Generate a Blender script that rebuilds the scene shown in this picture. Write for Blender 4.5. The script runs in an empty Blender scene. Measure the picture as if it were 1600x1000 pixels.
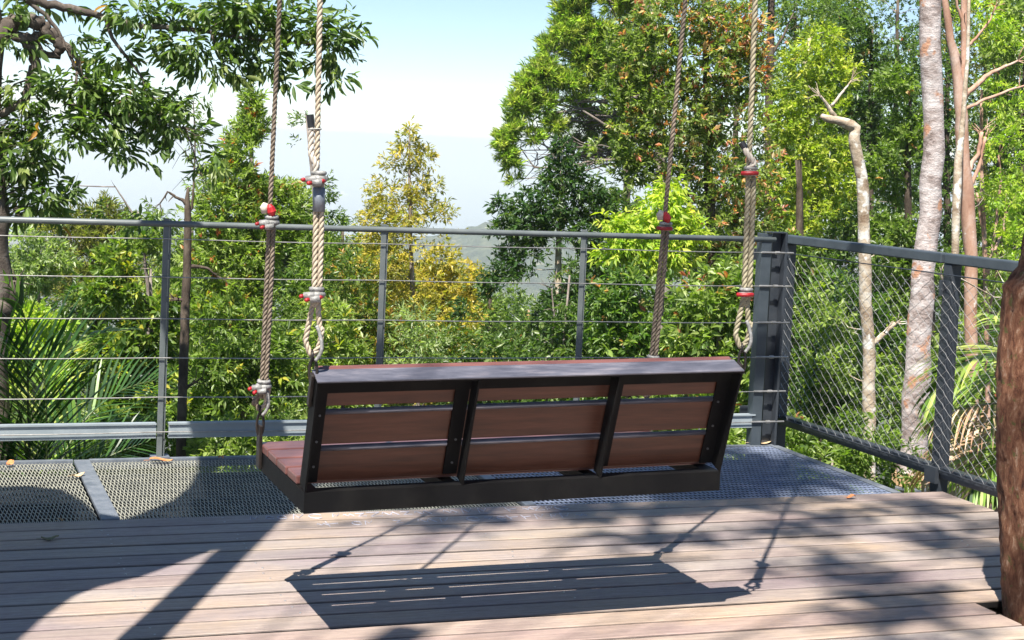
import bpy, math, random
import numpy as np
from math import sin, cos, pi, radians
from mathutils import Vector, Matrix, Quaternion

random.seed(7)
RNG = np.random.default_rng(11)
scene = bpy.context.scene
COL = scene.collection

# ------------------------------------------------------------------ camera
F, YAW, PITCH, ROLL, HCAM = 2579.2, .35142, .06820, .04608, 1.45
FW = np.array([sin(YAW)*cos(PITCH), cos(YAW)*cos(PITCH), -sin(PITCH)])
R0 = np.array([cos(YAW), -sin(YAW), 0.]); U0 = np.cross(R0, FW)
RT = cos(ROLL)*R0 + sin(ROLL)*U0; UP = -sin(ROLL)*R0 + cos(ROLL)*U0
CAM = np.array([0, 0, HCAM])

def at(x, y, Y):
    """point of the world seen at photo position x, y on the plane world-Y = Y"""
    d = FW + RT*(x-800)/F - UP*(y-400)/F
    return CAM + d*(Y/d[1])
def onz(x, y, z=0.):
    d = FW + RT*(x-800)/F - UP*(y-400)/F
    return CAM + d*((z-HCAM)/d[2])
def onx(x, y, X):
    d = FW + RT*(x-800)/F - UP*(y-400)/F
    return CAM + d*(X/d[0])
def mpp(P):
    return float((np.array(P)-CAM) @ FW)/F      # metres per photo pixel

cd = bpy.data.cameras.new('camera'); cam = bpy.data.objects.new('camera', cd); COL.objects.link(cam)
cd.sensor_width = 36; cd.lens = F/1600*36; cd.shift_y = -100/1600; cd.clip_start = .05; cd.clip_end = 400000
m = Matrix(((RT[0], UP[0], -FW[0]), (RT[1], UP[1], -FW[1]), (RT[2], UP[2], -FW[2])))
cam.matrix_world = Matrix.Translation(Vector(CAM)) @ m.to_4x4()
scene.camera = cam

# ------------------------------------------------------------------ light
SAZ, SCOT = .638, .59
sdir = Vector((sin(SAZ)*SCOT, cos(SAZ)*SCOT, -1)).normalized()      # the way the light travels
SEL = math.atan(1/SCOT)
sl = bpy.data.lights.new('sun', 'SUN'); sl.energy = 5.0; sl.angle = radians(.5); sl.color = (1, .95, .87)
so = bpy.data.objects.new('sun', sl); COL.objects.link(so); so.rotation_euler = sdir.to_track_quat('-Z', 'Y').to_euler()
w = bpy.data.worlds.new('World'); scene.world = w; w.use_nodes = True
nt = w.node_tree; nt.nodes.clear()
sk = nt.nodes.new('ShaderNodeTexSky'); sk.sky_type = 'NISHITA'; sk.sun_disc = False
sk.sun_elevation = SEL; sk.sun_rotation = pi + SAZ; sk.altitude = 200; sk.air_density = .7; sk.dust_density = 0; sk.ozone_density = 1.6
bg = nt.nodes.new('ShaderNodeBackground'); bg.inputs[1].default_value = .063
ou = nt.nodes.new('ShaderNodeOutputWorld'); nt.links.new(sk.outputs[0], bg.inputs[0]); nt.links.new(bg.outputs[0], ou.inputs[0])
scene.view_settings.view_transform = 'Standard'; scene.view_settings.look = 'None'
scene.view_settings.exposure = 1.32; scene.view_settings.gamma = 1
scene.cycles.use_denoising = True
scene.cycles.max_bounces = 8; scene.cycles.diffuse_bounces = 3; scene.cycles.transmission_bounces = 4; scene.cycles.volume_bounces = 3
scene.cycles.sample_clamp_indirect = 6

# ------------------------------------------------------------------ materials
def mat(name, base=(.5, .5, .5), rough=.6, metal=0., spec=.5):
    mt = bpy.data.materials.new(name); mt.use_nodes = True
    b = mt.node_tree.nodes['Principled BSDF']
    b.inputs['Base Color'].default_value = (*base, 1); b.inputs['Roughness'].default_value = rough
    b.inputs['Metallic'].default_value = metal; b.inputs['Specular IOR Level'].default_value = spec
    return mt, mt.node_tree, b
def N(t, ty, **k):
    n = t.nodes.new(ty)
    for a, v in k.items():
        if a.startswith('i_'):
            n.inputs[a[2:].replace('_', ' ')].default_value = v
        else: setattr(n, a, v)
    return n
def ramp(t, fac, stops, interp='LINEAR'):
    r = t.nodes.new('ShaderNodeValToRGB'); r.color_ramp.interpolation = interp
    el = r.color_ramp.elements
    while len(el) < len(stops): el.new(.5)
    for e, (p, c) in zip(el, stops):
        e.position = p; e.color = (*c, 1) if len(c) == 3 else c
    t.links.new(fac, r.inputs[0]); return r
def coords(t, scale=(1, 1, 1), kind='Object'):
    tc = t.nodes.new('ShaderNodeTexCoord'); mp = t.nodes.new('ShaderNodeMapping'); mp.inputs['Scale'].default_value = scale
    t.links.new(tc.outputs[kind], mp.inputs[0]); return mp.outputs[0]
def noise(t, vec, scale=5, detail=4, rough=.6, dist=0):
    n = N(t, 'ShaderNodeTexNoise'); n.inputs['Scale'].default_value = scale; n.inputs['Detail'].default_value = detail
    n.inputs['Roughness'].default_value = rough; n.inputs['Distortion'].default_value = dist
    t.links.new(vec, n.inputs['Vector']); return n
def bump(t, b, h, strength=.3, dist=.01):
    n = t.nodes.new('ShaderNodeBump'); n.inputs['Strength'].default_value = strength; n.inputs['Distance'].default_value = dist
    t.links.new(h, n.inputs['Height']); t.links.new(n.outputs[0], b.inputs['Normal'])
def mixc(t, fac, a, b2, mode='MIX'):
    n = t.nodes.new('ShaderNodeMix'); n.data_type = 'RGBA'; n.blend_type = mode
    for s, v in ((n.inputs[0], fac), (n.inputs[6], a), (n.inputs[7], b2)):
        if hasattr(v, 'is_linked'): t.links.new(v, s)
        elif isinstance(v, (int, float)): s.default_value = v
        else: s.default_value = (*v, 1)
    return n.outputs[2]

def noisy(name, c1, c2, scale=6, rough=.6, metal=0., stretch=(1, 1, 1), bs=.2, bd=.004, spec=.5, c3=None, lo=.35, hi=.65):
    mt, t, b = mat(name, c1, rough, metal, spec)
    v = coords(t, stretch); n = noise(t, v, scale, 6, .65)
    stops = [(lo, c1), (hi, c2)] if c3 is None else [(lo, c1), ((lo+hi)/2, c2), (hi, c3)]
    r = ramp(t, n.outputs[0], stops); t.links.new(r.outputs[0], b.inputs['Base Color'])
    n2 = noise(t, v, scale*4, 5, .7); bump(t, b, n2.outputs[0], bs, bd)
    return mt

def m_deck():
    mt, t, b = mat('weathered_hardwood', rough=.5)
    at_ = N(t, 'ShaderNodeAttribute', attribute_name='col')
    v = coords(t, (1.3, 34, 14)); v2 = coords(t, (1.2, 1.8, 1))
    n = noise(t, v, 2.6, 8, .7, .4)
    n2 = noise(t, v2, 1.3, 5, .6)
    g = ramp(t, n.outputs[0], [(.3, (.62, .60, .60)), (.55, (1, .98, .96)), (.8, (1.35, 1.3, 1.22))])
    w_ = ramp(t, n2.outputs[0], [(.3, (.78, .72, .80)), (.5, (1, 1, 1)), (.68, (1.2, 1.12, .95))])
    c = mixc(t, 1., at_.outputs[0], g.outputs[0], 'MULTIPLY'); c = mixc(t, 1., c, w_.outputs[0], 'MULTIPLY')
    n3 = noise(t, coords(t, (2, 6, 2)), 9, 6, .75)
    s = ramp(t, n3.outputs[0], [(.62, (1, 1, 1)), (.75, (1.25, 1.22, 1.2))]); c = mixc(t, 1., c, s.outputs[0], 'MULTIPLY')
    t.links.new(c, b.inputs['Base Color'])
    rr = ramp(t, n3.outputs[0], [(.3, (.34,)*3), (.7, (.62,)*3)]); t.links.new(rr.outputs[0], b.inputs['Roughness'])
    nf = noise(t, coords(t, (5, 60, 20)), 6, 6, .7); sp_ = ramp(t, nf.outputs[0], [(.28, (.72,)*3), (.5, (1,)*3), (.75, (1.18,)*3)]); c = mixc(t, 1., c, sp_.outputs[0], 'MULTIPLY'); t.links.new(c, b.inputs['Base Color'])
    bump(t, b, nf.outputs[0], .5, .003)
    return mt
def m_leaf(name, rough=.42, trans=.32, spec=.5):
    mt, t, b = mat(name, rough=rough, spec=spec)
    a = N(t, 'ShaderNodeAttribute', attribute_name='col')
    t.links.new(a.outputs[0], b.inputs['Base Color'])
    tr = t.nodes.new('ShaderNodeBsdfTranslucent')
    c = mixc(t, 1., a.outputs[0], (1.5, 1.75, .55), 'MULTIPLY'); t.links.new(c, tr.inputs[0])
    mx = t.nodes.new('ShaderNodeMixShader'); mx.inputs[0].default_value = trans
    o = t.nodes['Material Output']; t.links.new(b.outputs[0], mx.inputs[1]); t.links.new(tr.outputs[0], mx.inputs[2]); t.links.new(mx.outputs[0], o.inputs[0])
    return mt
def m_bark(name, cols, zs=1.0, xs=1.0, scale=9, bs=.6, spots=None):
    """bark: noise stretched round or along the stem, plus patches"""
    mt, t, b = mat(name, rough=.85, spec=.25)
    v = coords(t, (xs, xs, zs)); n = noise(t, v, scale, 7, .7, .3)
    k = len(cols); r = ramp(t, n.outputs[0], [(.3+.4*i/(k-1), c) for i, c in enumerate(cols)])
    c = r.outputs[0]
    if spots:
        n2 = noise(t, coords(t), spots[1], 3, .6); s = ramp(t, n2.outputs[0], [(spots[2], (0,)*3), (spots[2]+.06, (1,)*3)])
        c = mixc(t, s.outputs[0], c, spots[0])
    t.links.new(c, b.inputs['Base Color'])
    n3 = noise(t, v, scale*2.5, 8, .75); bump(t, b, n3.outputs[0], bs, .02)
    return mt

M = {}
M['deck'] = m_deck()
M['leaf'] = m_leaf('glossy_leaf', .38, .47, .55)
M['leaf_soft'] = m_leaf('soft_leaf', .5, .46, .35)
M['needle'] = m_leaf('needle_foliage', .7, .5, .2)
M['frond'] = m_leaf('palm_leaflet', .4, .3, .5)
M['steel_dark'] = noisy('painted_dark_steel', (.022, .027, .035), (.04, .046, .055), 9, .36, 0, bs=.08)
M['steel_grey'] = noisy('painted_grey_steel', (.085, .10, .10), (.13, .145, .145), 7, .42, 0, bs=.06)
M['steel_rail'] = noisy('pale_grey_channel', (.20, .235, .255), (.27, .305, .325), 5, .42, 0, bs=.06)
M['steel_blue'] = noisy('painted_charcoal_rail', (.035, .045, .055), (.055, .068, .08), 7, .38, 0, bs=.06)
M['wire'] = noisy('stainless_wire', (.30, .29, .27), (.50, .48, .45), 30, .4, .8, bs=.05)
M['grate'] = noisy('galvanised_walkway_mesh', (.30, .30, .25), (.48, .47, .38), 12, .5, .35, bs=.1)
M['grate_dark'] = noisy('dark_bar_grating', (.20, .24, .34), (.32, .37, .50), 12, .35, .2, bs=.1)
M['plate'] = noisy('zinc_plate', (.13, .15, .18), (.24, .26, .29), 14, .45, .4, bs=.1)
M['black_frame'] = noisy('chipped_black_steel', (.006, .006, .0065), (.012, .0115, .011), 8, .55, 0, bs=.3, spec=.1, c3=(.06, .055, .045), lo=.45, hi=.92)
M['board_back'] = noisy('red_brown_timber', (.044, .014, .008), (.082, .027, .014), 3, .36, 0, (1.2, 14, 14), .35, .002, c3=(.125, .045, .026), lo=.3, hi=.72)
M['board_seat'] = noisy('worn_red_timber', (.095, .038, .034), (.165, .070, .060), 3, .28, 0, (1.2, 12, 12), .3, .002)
M['cap'] = noisy('worn_cap_paint', (.045, .047, .062), (.095, .095, .118), 5, .32, 0, (1.5, 9, 9), .2, .002, c3=(.20, .18, .195), lo=.3, hi=.75)
M['rope'] = noisy('tan_polyester_rope', (.30, .24, .17), (.48, .41, .31), 60, .85, 0, bs=.4, bd=.001)
M['rope_dark'] = noisy('weathered_rope', (.12, .095, .07), (.24, .19, .14), 60, .85, 0, bs=.4, bd=.001)
M['rope_olive'] = noisy('olive_tan_rope', (.19, .165, .10), (.36, .32, .22), 60, .85, 0, bs=.4, bd=.001)
M['rope_white'] = noisy('pale_rope_end', (.34, .30, .25), (.55, .50, .43), 50, .85, 0, bs=.4, bd=.001)
M['tape'] = noisy('black_tape', (.008, .008, .01), (.02, .02, .022), 40, .4)
M['galv'] = noisy('galvanised_casting', (.12, .12, .115), (.36, .355, .34), 45, .6, .25, bs=.6, bd=.003)
M['red'] = noisy('red_cap_plastic', (.20, .006, .009), (.40, .014, .018), 20, .45)
M['shackle'] = noisy('rusty_black_shackle', (.008, .0075, .0075), (.03, .022, .018), 25, .45, .3)
M['bark_left'] = m_bark('flaking_brown_bark', [(.07, .04, .025), (.20, .10, .05), (.36, .30, .24)], 1, 1, 9, .7, ((.45, .42, .38), 5, .6))
M['bark_limb'] = m_bark('dark_limb_bark', [(.045, .035, .028), (.10, .08, .065), (.22, .19, .16)], 1, 1, 12, .5, ((.35, .17, .07), 4, .66))
M['bark_gum'] = m_bark('pale_ringed_bark', [(.12, .085, .07), (.33, .27, .25), (.52, .46, .44), (.68, .64, .62)], 1.9, 1, 7, 1., ((.46, .25, .16), 6, .58))
M['bark_mott'] = m_bark('mottled_lichen_bark', [(.16, .10, .06), (.42, .34, .25), (.62, .58, .50)], 1.5, 1, 7, .6, ((.62, .60, .55), 8, .56))
M['bark_pink'] = m_bark('pinkish_smooth_bark', [(.24, .12, .08), (.40, .24, .17), (.55, .42, .35)], .6, 1.2, 4, .4, ((.72, .66, .6), 9, .66))
M['bark_red'] = m_bark('rough_reddish_bark', [(.035, .014, .010), (.14, .055, .030), (.26, .125, .07), (.50, .36, .26)], .7, 2.0, 22, 1., ((.12, .105, .035), 26, .60))
M['bark_dark'] = m_bark('dark_forest_bark', [(.03, .022, .017), (.08, .06, .045), (.16, .13, .10)], .5, 1, 10, .5)
M['twig'] = m_bark('grey_twig_bark', [(.10, .075, .06), (.20, .165, .14), (.36, .32, .29)], 1, 1, 6, .3)
M['log'] = noisy('peeled_log', (.16, .10, .06), (.30, .20, .12), 4, .7)
M['blocker'] = noisy('green_blocker_cloth', (.03, .06, .04), (.05, .08, .06), 3, .8)
M['collar'] = noisy('pale_new_timber', (.38, .24, .12), (.55, .38, .22), 6, .7)
M['litter_o'] = noisy('orange_dead_leaf', (.42, .13, .04), (.60, .26, .10), 40, .6)
M['litter_b'] = noisy('tan_dead_leaf', (.38, .25, .13), (.55, .42, .26), 40, .6)
M['white'] = noisy('white_ship_paint', (.75, .75, .75), (.82, .82, .82), 1, .5)
M['chalk'] = noisy('pale_scratch', (.34, .34, .40), (.50, .50, .56), 60, .6)
M['bolt'] = noisy('dull_bolt', (.03, .03, .03), (.12, .12, .12), 80, .5, .4)
M['screw'] = noisy('screw_head_steel', (.35, .35, .35), (.6, .6, .6), 80, .3, .7)

# ------------------------------------------------------------------ mesh tools
class MB:
    def __init__(s): s.v = []; s.f = []; s.n = 0
    def add(s, vs, fs):
        o = s.n; s.v.extend([tuple(map(float, p)) for p in vs]); s.f.extend([tuple(i+o for i in f) for f in fs]); s.n += len(vs)
    def box(s, x0, x1, y0, y1, z0, z1, X=None):
        vs = [(x, y, z) for x in (x0, x1) for y in (y0, y1) for z in (z0, z1)]
        if X is not None: vs = [X(*p) for p in vs]
        s.add(vs, [(0, 1, 3, 2), (4, 6, 7, 5), (0, 4, 5, 1), (2, 3, 7, 6), (0, 2, 6, 4), (1, 5, 7, 3)])
    def bar(s, a, b, wd, ht, up=(0, 0, 1)):
        a = Vector(a); b = Vector(b); d = (b-a).normalized(); u = Vector(up); r = d.cross(u).normalized(); u = r.cross(d)
        vs = [p + r*(i*wd/2) + u*(j*ht/2) for p in (a, b) for i in (-1, 1) for j in (-1, 1)]
        s.add(vs, [(0, 1, 3, 2), (4, 6, 7, 5), (0, 4, 5, 1), (2, 3, 7, 6), (0, 2, 6, 4), (1, 5, 7, 3)])
    def tube(s, pts, rad, seg=8, closed=False, wob=0, rng=random):
        P = [Vector(p) for p in pts]; n = len(P)
        if not hasattr(rad, '__len__'): rad = [rad]*n
        T = []
        for i in range(n):
            a = P[(i-1) % n] if (closed or i > 0) else P[i]; b = P[(i+1) % n] if (closed or i < n-1) else P[i]
            d = (b-a); T.append(d.normalized() if d.length > 1e-9 else Vector((0, 0, 1)))
        ref = Vector((0, 0, 1)) if abs(T[0].z) < .9 else Vector((1, 0, 0))
        u = T[0].cross(ref).normalized(); vs = []
        for i in range(n):
            u = (u - T[i]*u.dot(T[i])); u = u.normalized() if u.length > 1e-6 else T[i].orthogonal().normalized()
            v = T[i].cross(u)
            for k in range(seg):
                a = 2*pi*k/seg; rr = rad[i]*(1+(rng.uniform(-wob, wob) if wob else 0))
                vs.append(P[i] + (u*cos(a)+v*sin(a))*rr)
        fs = []
        m_ = n if closed else n-1
        for i in range(m_):
            j = (i+1) % n
            for k in range(seg):
                l = (k+1) % seg; fs.append((i*seg+k, i*seg+l, j*seg+l, j*seg+k))
        if not closed:
            fs.append(tuple(reversed(range(seg)))); fs.append(tuple((n-1)*seg+k for k in range(seg)))
        s.add(vs, fs)
    def build(s, name, m_, parent=None, smooth=False, bevel=0, origin=None):
        me = bpy.data.meshes.new(name); o = origin if origin is not None else ((0, 0, 0) if parent is None else None)
        me.from_pydata(s.v, [], s.f); me.materials.append(m_)
        ob = bpy.data.objects.new(name, me); COL.objects.link(ob)
        if parent is not None: ob.parent = parent; ob.matrix_parent_inverse = parent.matrix_world.inverted() if False else Matrix.Identity(4)
        if smooth: me.polygons.foreach_set('use_smooth', [True]*len(me.polygons))
        if bevel:
            bv = ob.modifiers.new('bevel', 'BEVEL'); bv.width = bevel; bv.segments = 2; bv.limit_method = 'ANGLE'
        return ob
def tag(o, label=None, cat=None, group=None, kind=None):
    for k, v in (('label', label), ('category', cat), ('group', group), ('kind', kind)):
        if v: o[k] = v
    return o
def thing(name, label, cat, group=None, loc=(0, 0, 0)):
    """an Empty at the thing's base; parts are built in world coordinates and re-based by place()"""
    o = bpy.data.objects.new(name, None); COL.objects.link(o); o.location = Vector(loc); o.empty_display_size = .2
    return tag(o, label, cat, group)
def rebase(ob, root):
    """move a part's mesh so that it sits right under its thing's origin"""
    L = root.location
    ob.data.transform(Matrix.Translation(-L)); return ob

def npmesh(name, V, faces_flat, fsize, m_, parent=None, colr=None, smooth=False):
    me = bpy.data.meshes.new(name); nv = len(V); nf = len(faces_flat)//fsize
    me.vertices.add(nv); me.vertices.foreach_set('co', np.asarray(V, np.float32).ravel())
    me.loops.add(nf*fsize); me.loops.foreach_set('vertex_index', np.asarray(faces_flat, np.int32))
    me.polygons.add(nf); me.polygons.foreach_set('loop_start', np.arange(0, nf*fsize, fsize, dtype=np.int32))
    me.polygons.foreach_set('loop_total', np.full(nf, fsize, np.int32))
    if smooth: me.polygons.foreach_set('use_smooth', np.ones(nf, bool))
    me.update(calc_edges=True)
    if colr is not None:
        a = me.attributes.new('col', 'FLOAT_COLOR', 'FACE')
        c = np.ones((nf, 4), np.float32); c[:, :3] = colr; a.data.foreach_set('color', c.ravel())
    me.materials.append(m_)
    ob = bpy.data.objects.new(name, me); COL.objects.link(ob)
    if parent: ob.parent = parent
    return ob
def nrm(a): return a/np.maximum(np.linalg.norm(a, axis=-1, keepdims=True), 1e-9)

LT = {  # leaf outlines: (along, across, out of plane); triangles
 'oval': (np.array([(0, 0, 0), (.24, .37, .06), (.55, .48, .07), (.82, .26, .0), (1, 0, -.16), (.82, -.26, .0), (.55, -.48, .07), (.24, -.37, .06), (.5, 0, -.03)]), [(8, a+1 if a < 7 else 0, a) for a in range(8)]),
 'dia': (np.array([(0, 0, 0), (.45, .5, .09), (1, 0, -.08), (.45, -.5, .09)]), [(0, 2, 1), (0, 3, 2)]),
}
def leaves(P, D, Nn, L, W, kind='dia'):
    T, tri = LT[kind]; n = len(P); D = nrm(D); S = nrm(np.cross(D, Nn)); U = np.cross(S, D)
    V = (P[:, None, :] + D[:, None, :]*(T[None, :, 0:1]*L[:, None, None]) + S[:, None, :]*(T[None, :, 1:2]*W[:, None, None])
         + U[:, None, :]*(T[None, :, 2:3]*L[:, None, None]))
    k = len(T); tri = np.array(tri); Fc = (np.arange(n)[:, None, None]*k + tri[None]).ravel()
    return V.reshape(-1, 3), Fc, len(tri)

def field(P, sc, seed):
    r = np.random.default_rng(seed); v = np.zeros(len(P))
    for k in range(5):
        d = r.normal(size=3); d /= np.linalg.norm(d); v += np.sin((P@d)*sc*(1+.45*k)+r.uniform(0, 7))
    return v/5
def make_leaf_clusters(C, OUT, K, L, wr, spread=1., droop=.1, twig=.5, up=.7, pal=None, w=None, flush=None, kind='dia', rng=RNG, tint=None):
    """C cluster points, OUT outward directions; K leaves each. returns V, F, colours"""
    n = len(C); idx = np.repeat(np.arange(n), K); q = len(idx)
    t = np.tile(np.linspace(0, 1, K), n)
    out = nrm(OUT)[idx]
    rad = rng.normal(size=(q, 3)); rad = nrm(rad - (rad*out).sum(1, keepdims=True)*out)
    D = out*(.35+.9*t)[:, None] + rad*spread; D[:, 2] -= droop; D = nrm(D)
    ll = L*rng.uniform(.6, 1.15, q)*rng.uniform(.65, 1.3, n)[idx]; base = C[idx] + out*(t-.5)[:, None]*L*twig*2
    Nn = np.array([0, 0, 1.])*up + rng.normal(size=(q, 3))*.45
    V, Fc, k = leaves(base, D, Nn, ll, ll*wr*rng.uniform(.8, 1.2, q), kind)
    pal = np.array(pal); w = np.ones(len(pal)) if w is None else np.array(w, float); w = w/w.sum()
    # cluster picks its colour, leaves vary about it
    ci = rng.choice(len(pal), n, p=w); c = pal[ci][idx]
    alt = pal[rng.choice(len(pal), q, p=w)]; mixf = rng.uniform(0, .5, q)[:, None]; c = c*(1-mixf)+alt*mixf
    if flush is not None:
        fc, prob, thr = flush; fl = (rng.random(n) < prob*(tint if tint is not None else 1))[idx] & (t > thr)
        fcs = np.array(fc)[rng.integers(0, len(fc), q)]; c = np.where(fl[:, None], fcs, c)
    c = c*rng.uniform(.75, 1.25, (q, 1))
    return V, Fc, np.repeat(c, k, axis=0)

def blob_points(blobs, dens, seed, gap=.0, gsc=3., shell=.35):
    """blobs: (centre, radii, weight). returns cluster points and outward directions"""
    rng = np.random.default_rng(seed); Cs = []; Os = []
    for c, r, wgt in blobs:
        n = max(4, int(dens*wgt)); d = nrm(rng.normal(size=(n, 3)))
        rr = shell + (1-shell)*rng.random(n)**.6; rr *= 1+.12*rng.normal(size=n)
        Cs.append(np.array(c) + d*np.array(r)*rr[:, None]); Os.append(d + np.array([0, 0, .35]))
    C = np.concatenate(Cs); O = np.concatenate(Os)
    if gap > -1:
        k = field(C, gsc, seed+1) > gap-.35; C = C[k]; O = O[k]
    return C, O

PAL = {
 'green': [(.10, .155, .030), (.14, .20, .045), (.19, .25, .065), (.055, .095, .022)],
 'dark': [(.045, .085, .022), (.065, .115, .03), (.10, .155, .04), (.14, .18, .055)],
 'lime': [(.30, .38, .045), (.38, .43, .06), (.20, .30, .04), (.46, .46, .10)],
 'light': [(.16, .22, .05), (.22, .28, .075), (.28, .33, .11), (.08, .13, .03)],
 'yellow': [(.31, .27, .05), (.42, .32, .07), (.19, .20, .045), (.48, .36, .09)],
 'olive': [(.17, .185, .05), (.22, .22, .065), (.12, .14, .04), (.26, .23, .10)],
 'pale': [(.19, .25, .10), (.25, .30, .14), (.13, .19, .07), (.32, .36, .20)],
 'casu': [(.33, .44, .11), (.42, .52, .15), (.24, .33, .08), (.46, .50, .20)],
}
for _k, _p in PAL.items(): PAL[_k] = [(min(.55, a*1.18), min(.55, b_*1.2), c_*1.15) for a, b_, c_ in _p]
RED = [(.50, .22, .12), (.56, .34, .18), (.44, .13, .08), (.54, .42, .20)]
YEL = [(.40, .36, .05), (.34, .38, .05)]

DENS, LSC = 3.3, .72
def tree(name, label, cat, Y, trunk, blobs, dens=60, K=7, L=.08, wr=.36, pal='green', w=None, flush=None, droop=.15, spread=1.,
         kind='dia', leafmat='leaf', bark='bark_dark', gap=.0, gsc=3., twigs=40, limbs=(), group=None, depth=1., shell=.35, seed=None,
         up=.7, tr=8, twigr=.006, twigmat=None, zfun=None, twig=.5, extra=None, tintf=None, fine=True):
    """trunk: photo points with pixel radii at depth Y; blobs: (x, y, rx, ry[, dY[, weight]]) in photo pixels at depth Y"""
    seed = seed if seed is not None else (abs(hash((label,))) % 9999 if False else sum(map(ord, label)) % 9973)
    rnd = random.Random(seed)
    T = [(at(a[0], a[1], a[3] if len(a) > 3 else Y), a[2]) for a in trunk]
    base = Vector(T[0][0]); root = thing(name, label, cat, group, base)
    k = mpp(T[0][0])
    tb = MB()
    P = [Vector(t[0]) for t in T]; Rr = [t[1]*k for t in T]
    # resample the stem with a little wander
    SP = []; SR = []
    for i in range(len(P)-1):
        n = max(2, int((P[i+1]-P[i]).length/.25))
        for j in range(n):
            u = j/n; q = P[i].lerp(P[i+1], u); q += Vector((rnd.uniform(-1, 1), rnd.uniform(-1, 1), 0))*Rr[i]*.14
            SP.append(q); SR.append((Rr[i]*(1-u)+Rr[i+1]*u)*rnd.uniform(.94, 1.06))
    SP.append(P[-1]); SR.append(Rr[-1])
    tb.tube(SP, SR, 10, wob=.03, rng=rnd)
    LN = []; LR = []
    for lb in limbs:
        q = [Vector(at(a[0], a[1], a[3] if len(a) > 3 else Y)) for a in lb]; rr = [a[2]*k for a in lb]
        Q = []; RR = []
        for i in range(len(q)-1):
            for j in range(4):
                u = j/4; Q.append(q[i].lerp(q[i+1], u) + Vector([rnd.uniform(-.3, .3)*rr[i] for _ in range(3)])); RR.append(rr[i]*(1-u)+rr[i+1]*u)
        Q.append(q[-1]); RR.append(rr[-1]); tb.tube(Q, RR, 7); LN += [np.array(p) for p in Q]; LR += RR
        if len(limbs) < 14:          # fine forks off every limb, so that none ends as a bare peg
            d0 = (Q[-1]-Q[-3]).normalized(); Lk = min(.22, (q[-1]-q[0]).length*.45+.04)
            for h in range(7):
                j = len(Q)-1 if h < 3 else rnd.randrange(len(Q)//2, len(Q)); p0 = Q[j]
                dv = (d0+Vector([rnd.uniform(-.9, .9) for _ in range(3)])).normalized(); l_ = Lk*rnd.uniform(.4, 1)
                p1 = p0+dv*l_*.5; p2 = p1+(dv+Vector([rnd.uniform(-.5, .5) for _ in range(3)])).normalized()*l_*.5; r_ = min(RR[j]*.7, .006)
                tb.tube([p0, p1, p2], [r_, r_*.6, r_*.25], 4); LN += [np.array(p1), np.array(p2)]; LR += [r_*.6, r_*.4]
    B = []
    for b in blobs:
        dY = b[4] if len(b) > 4 else 0; wg = b[5] if len(b) > 5 else 1
        c = at(b[0], b[1], Y+dY); s = mpp(c); rx, rz = b[2]*s, b[3]*s
        B.append((c, (rx, max(.12, (rx+rz)/2*depth), rz), wg*(b[2]*b[3])/1000.))
    if B:
        dens *= DENS; L *= LSC if fine else 1
        C, O = blob_points(B, dens, seed, gap, gsc/(mpp(B[0][0])*170), shell)
        pl = PAL[pal] if isinstance(pal, str) else pal
        tint = None if tintf is None else tintf(C)
        V, Fc, cc = make_leaf_clusters(C, O, K, L, wr, spread, droop, twig, up, pl, w, flush, kind, np.random.default_rng(seed), tint)
        V = V - np.array(base)
        ob = npmesh('crown', V, Fc, 3, M[leafmat], root, cc)
        # twigs: a skeleton grown from stem and limbs through the leaf clusters, nearest first
        if twigs:
            tw = MB(); rg = np.random.default_rng(seed+3)
            pts = C[rg.choice(len(C), min(twigs*2, len(C)), replace=False)]
            nodes = [np.array(p) for p in SP] + LN; nr = [r for r in SR] + LR
            NA = np.array(nodes); dist = np.min(np.linalg.norm(pts[:, None]-NA[None], axis=2), axis=1)
            for c in pts[np.argsort(dist)]:
                NA = np.array(nodes); dv = c-NA; dd = np.linalg.norm(dv, axis=1)
                cost = dd + np.maximum(0, -dv[:, 2])*.7 - np.minimum(.25, np.array(nr)*4)
                j = int(np.argmin(cost)); a = NA[j]; L_ = dd[j]
                if L_ < .02: continue
                bend = rg.normal(size=3)*.13*L_; bend[2] += .06*L_
                m1 = a+(c-a)*.35+bend*.8; m2 = a+(c-a)*.7+bend*.9
                r0 = min(nr[j]*.75, twigr*(.55+.8*L_)); tw.tube([a, m1, m2, c], [r0, r0*.8, r0*.62, r0*.4], 4)
                nodes += [m1, m2, np.array(c)]; nr += [r0*.8, r0*.62, r0*.45]
            o = tw.build('twigs', M[twigmat or bark], root); rebase(o, root); 
    o = tb.build('trunk', M[bark], root, smooth=True); rebase(o, root)
    return root

def part(mb, name, mt, root, parent=None, **k):
    o = mb.build(name, mt, parent or root, **k); return rebase(o, root)
def single(mb, name, mt, base, label, cat, group=None, **k):
    """a thing that is one mesh, its origin at its base"""
    o = mb.build(name, mt, None, **k); b = Vector(base); o.data.transform(Matrix.Translation(-b)); o.location = b
    return tag(o, label, cat, group)

YF = 7.254                                    # plane of the cable fence
YE = 6.12                                     # far edge of the timber deck
XD = 4.32                                     # right edge of the deck
XG = 4.11                                     # right edge of the grating

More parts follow.
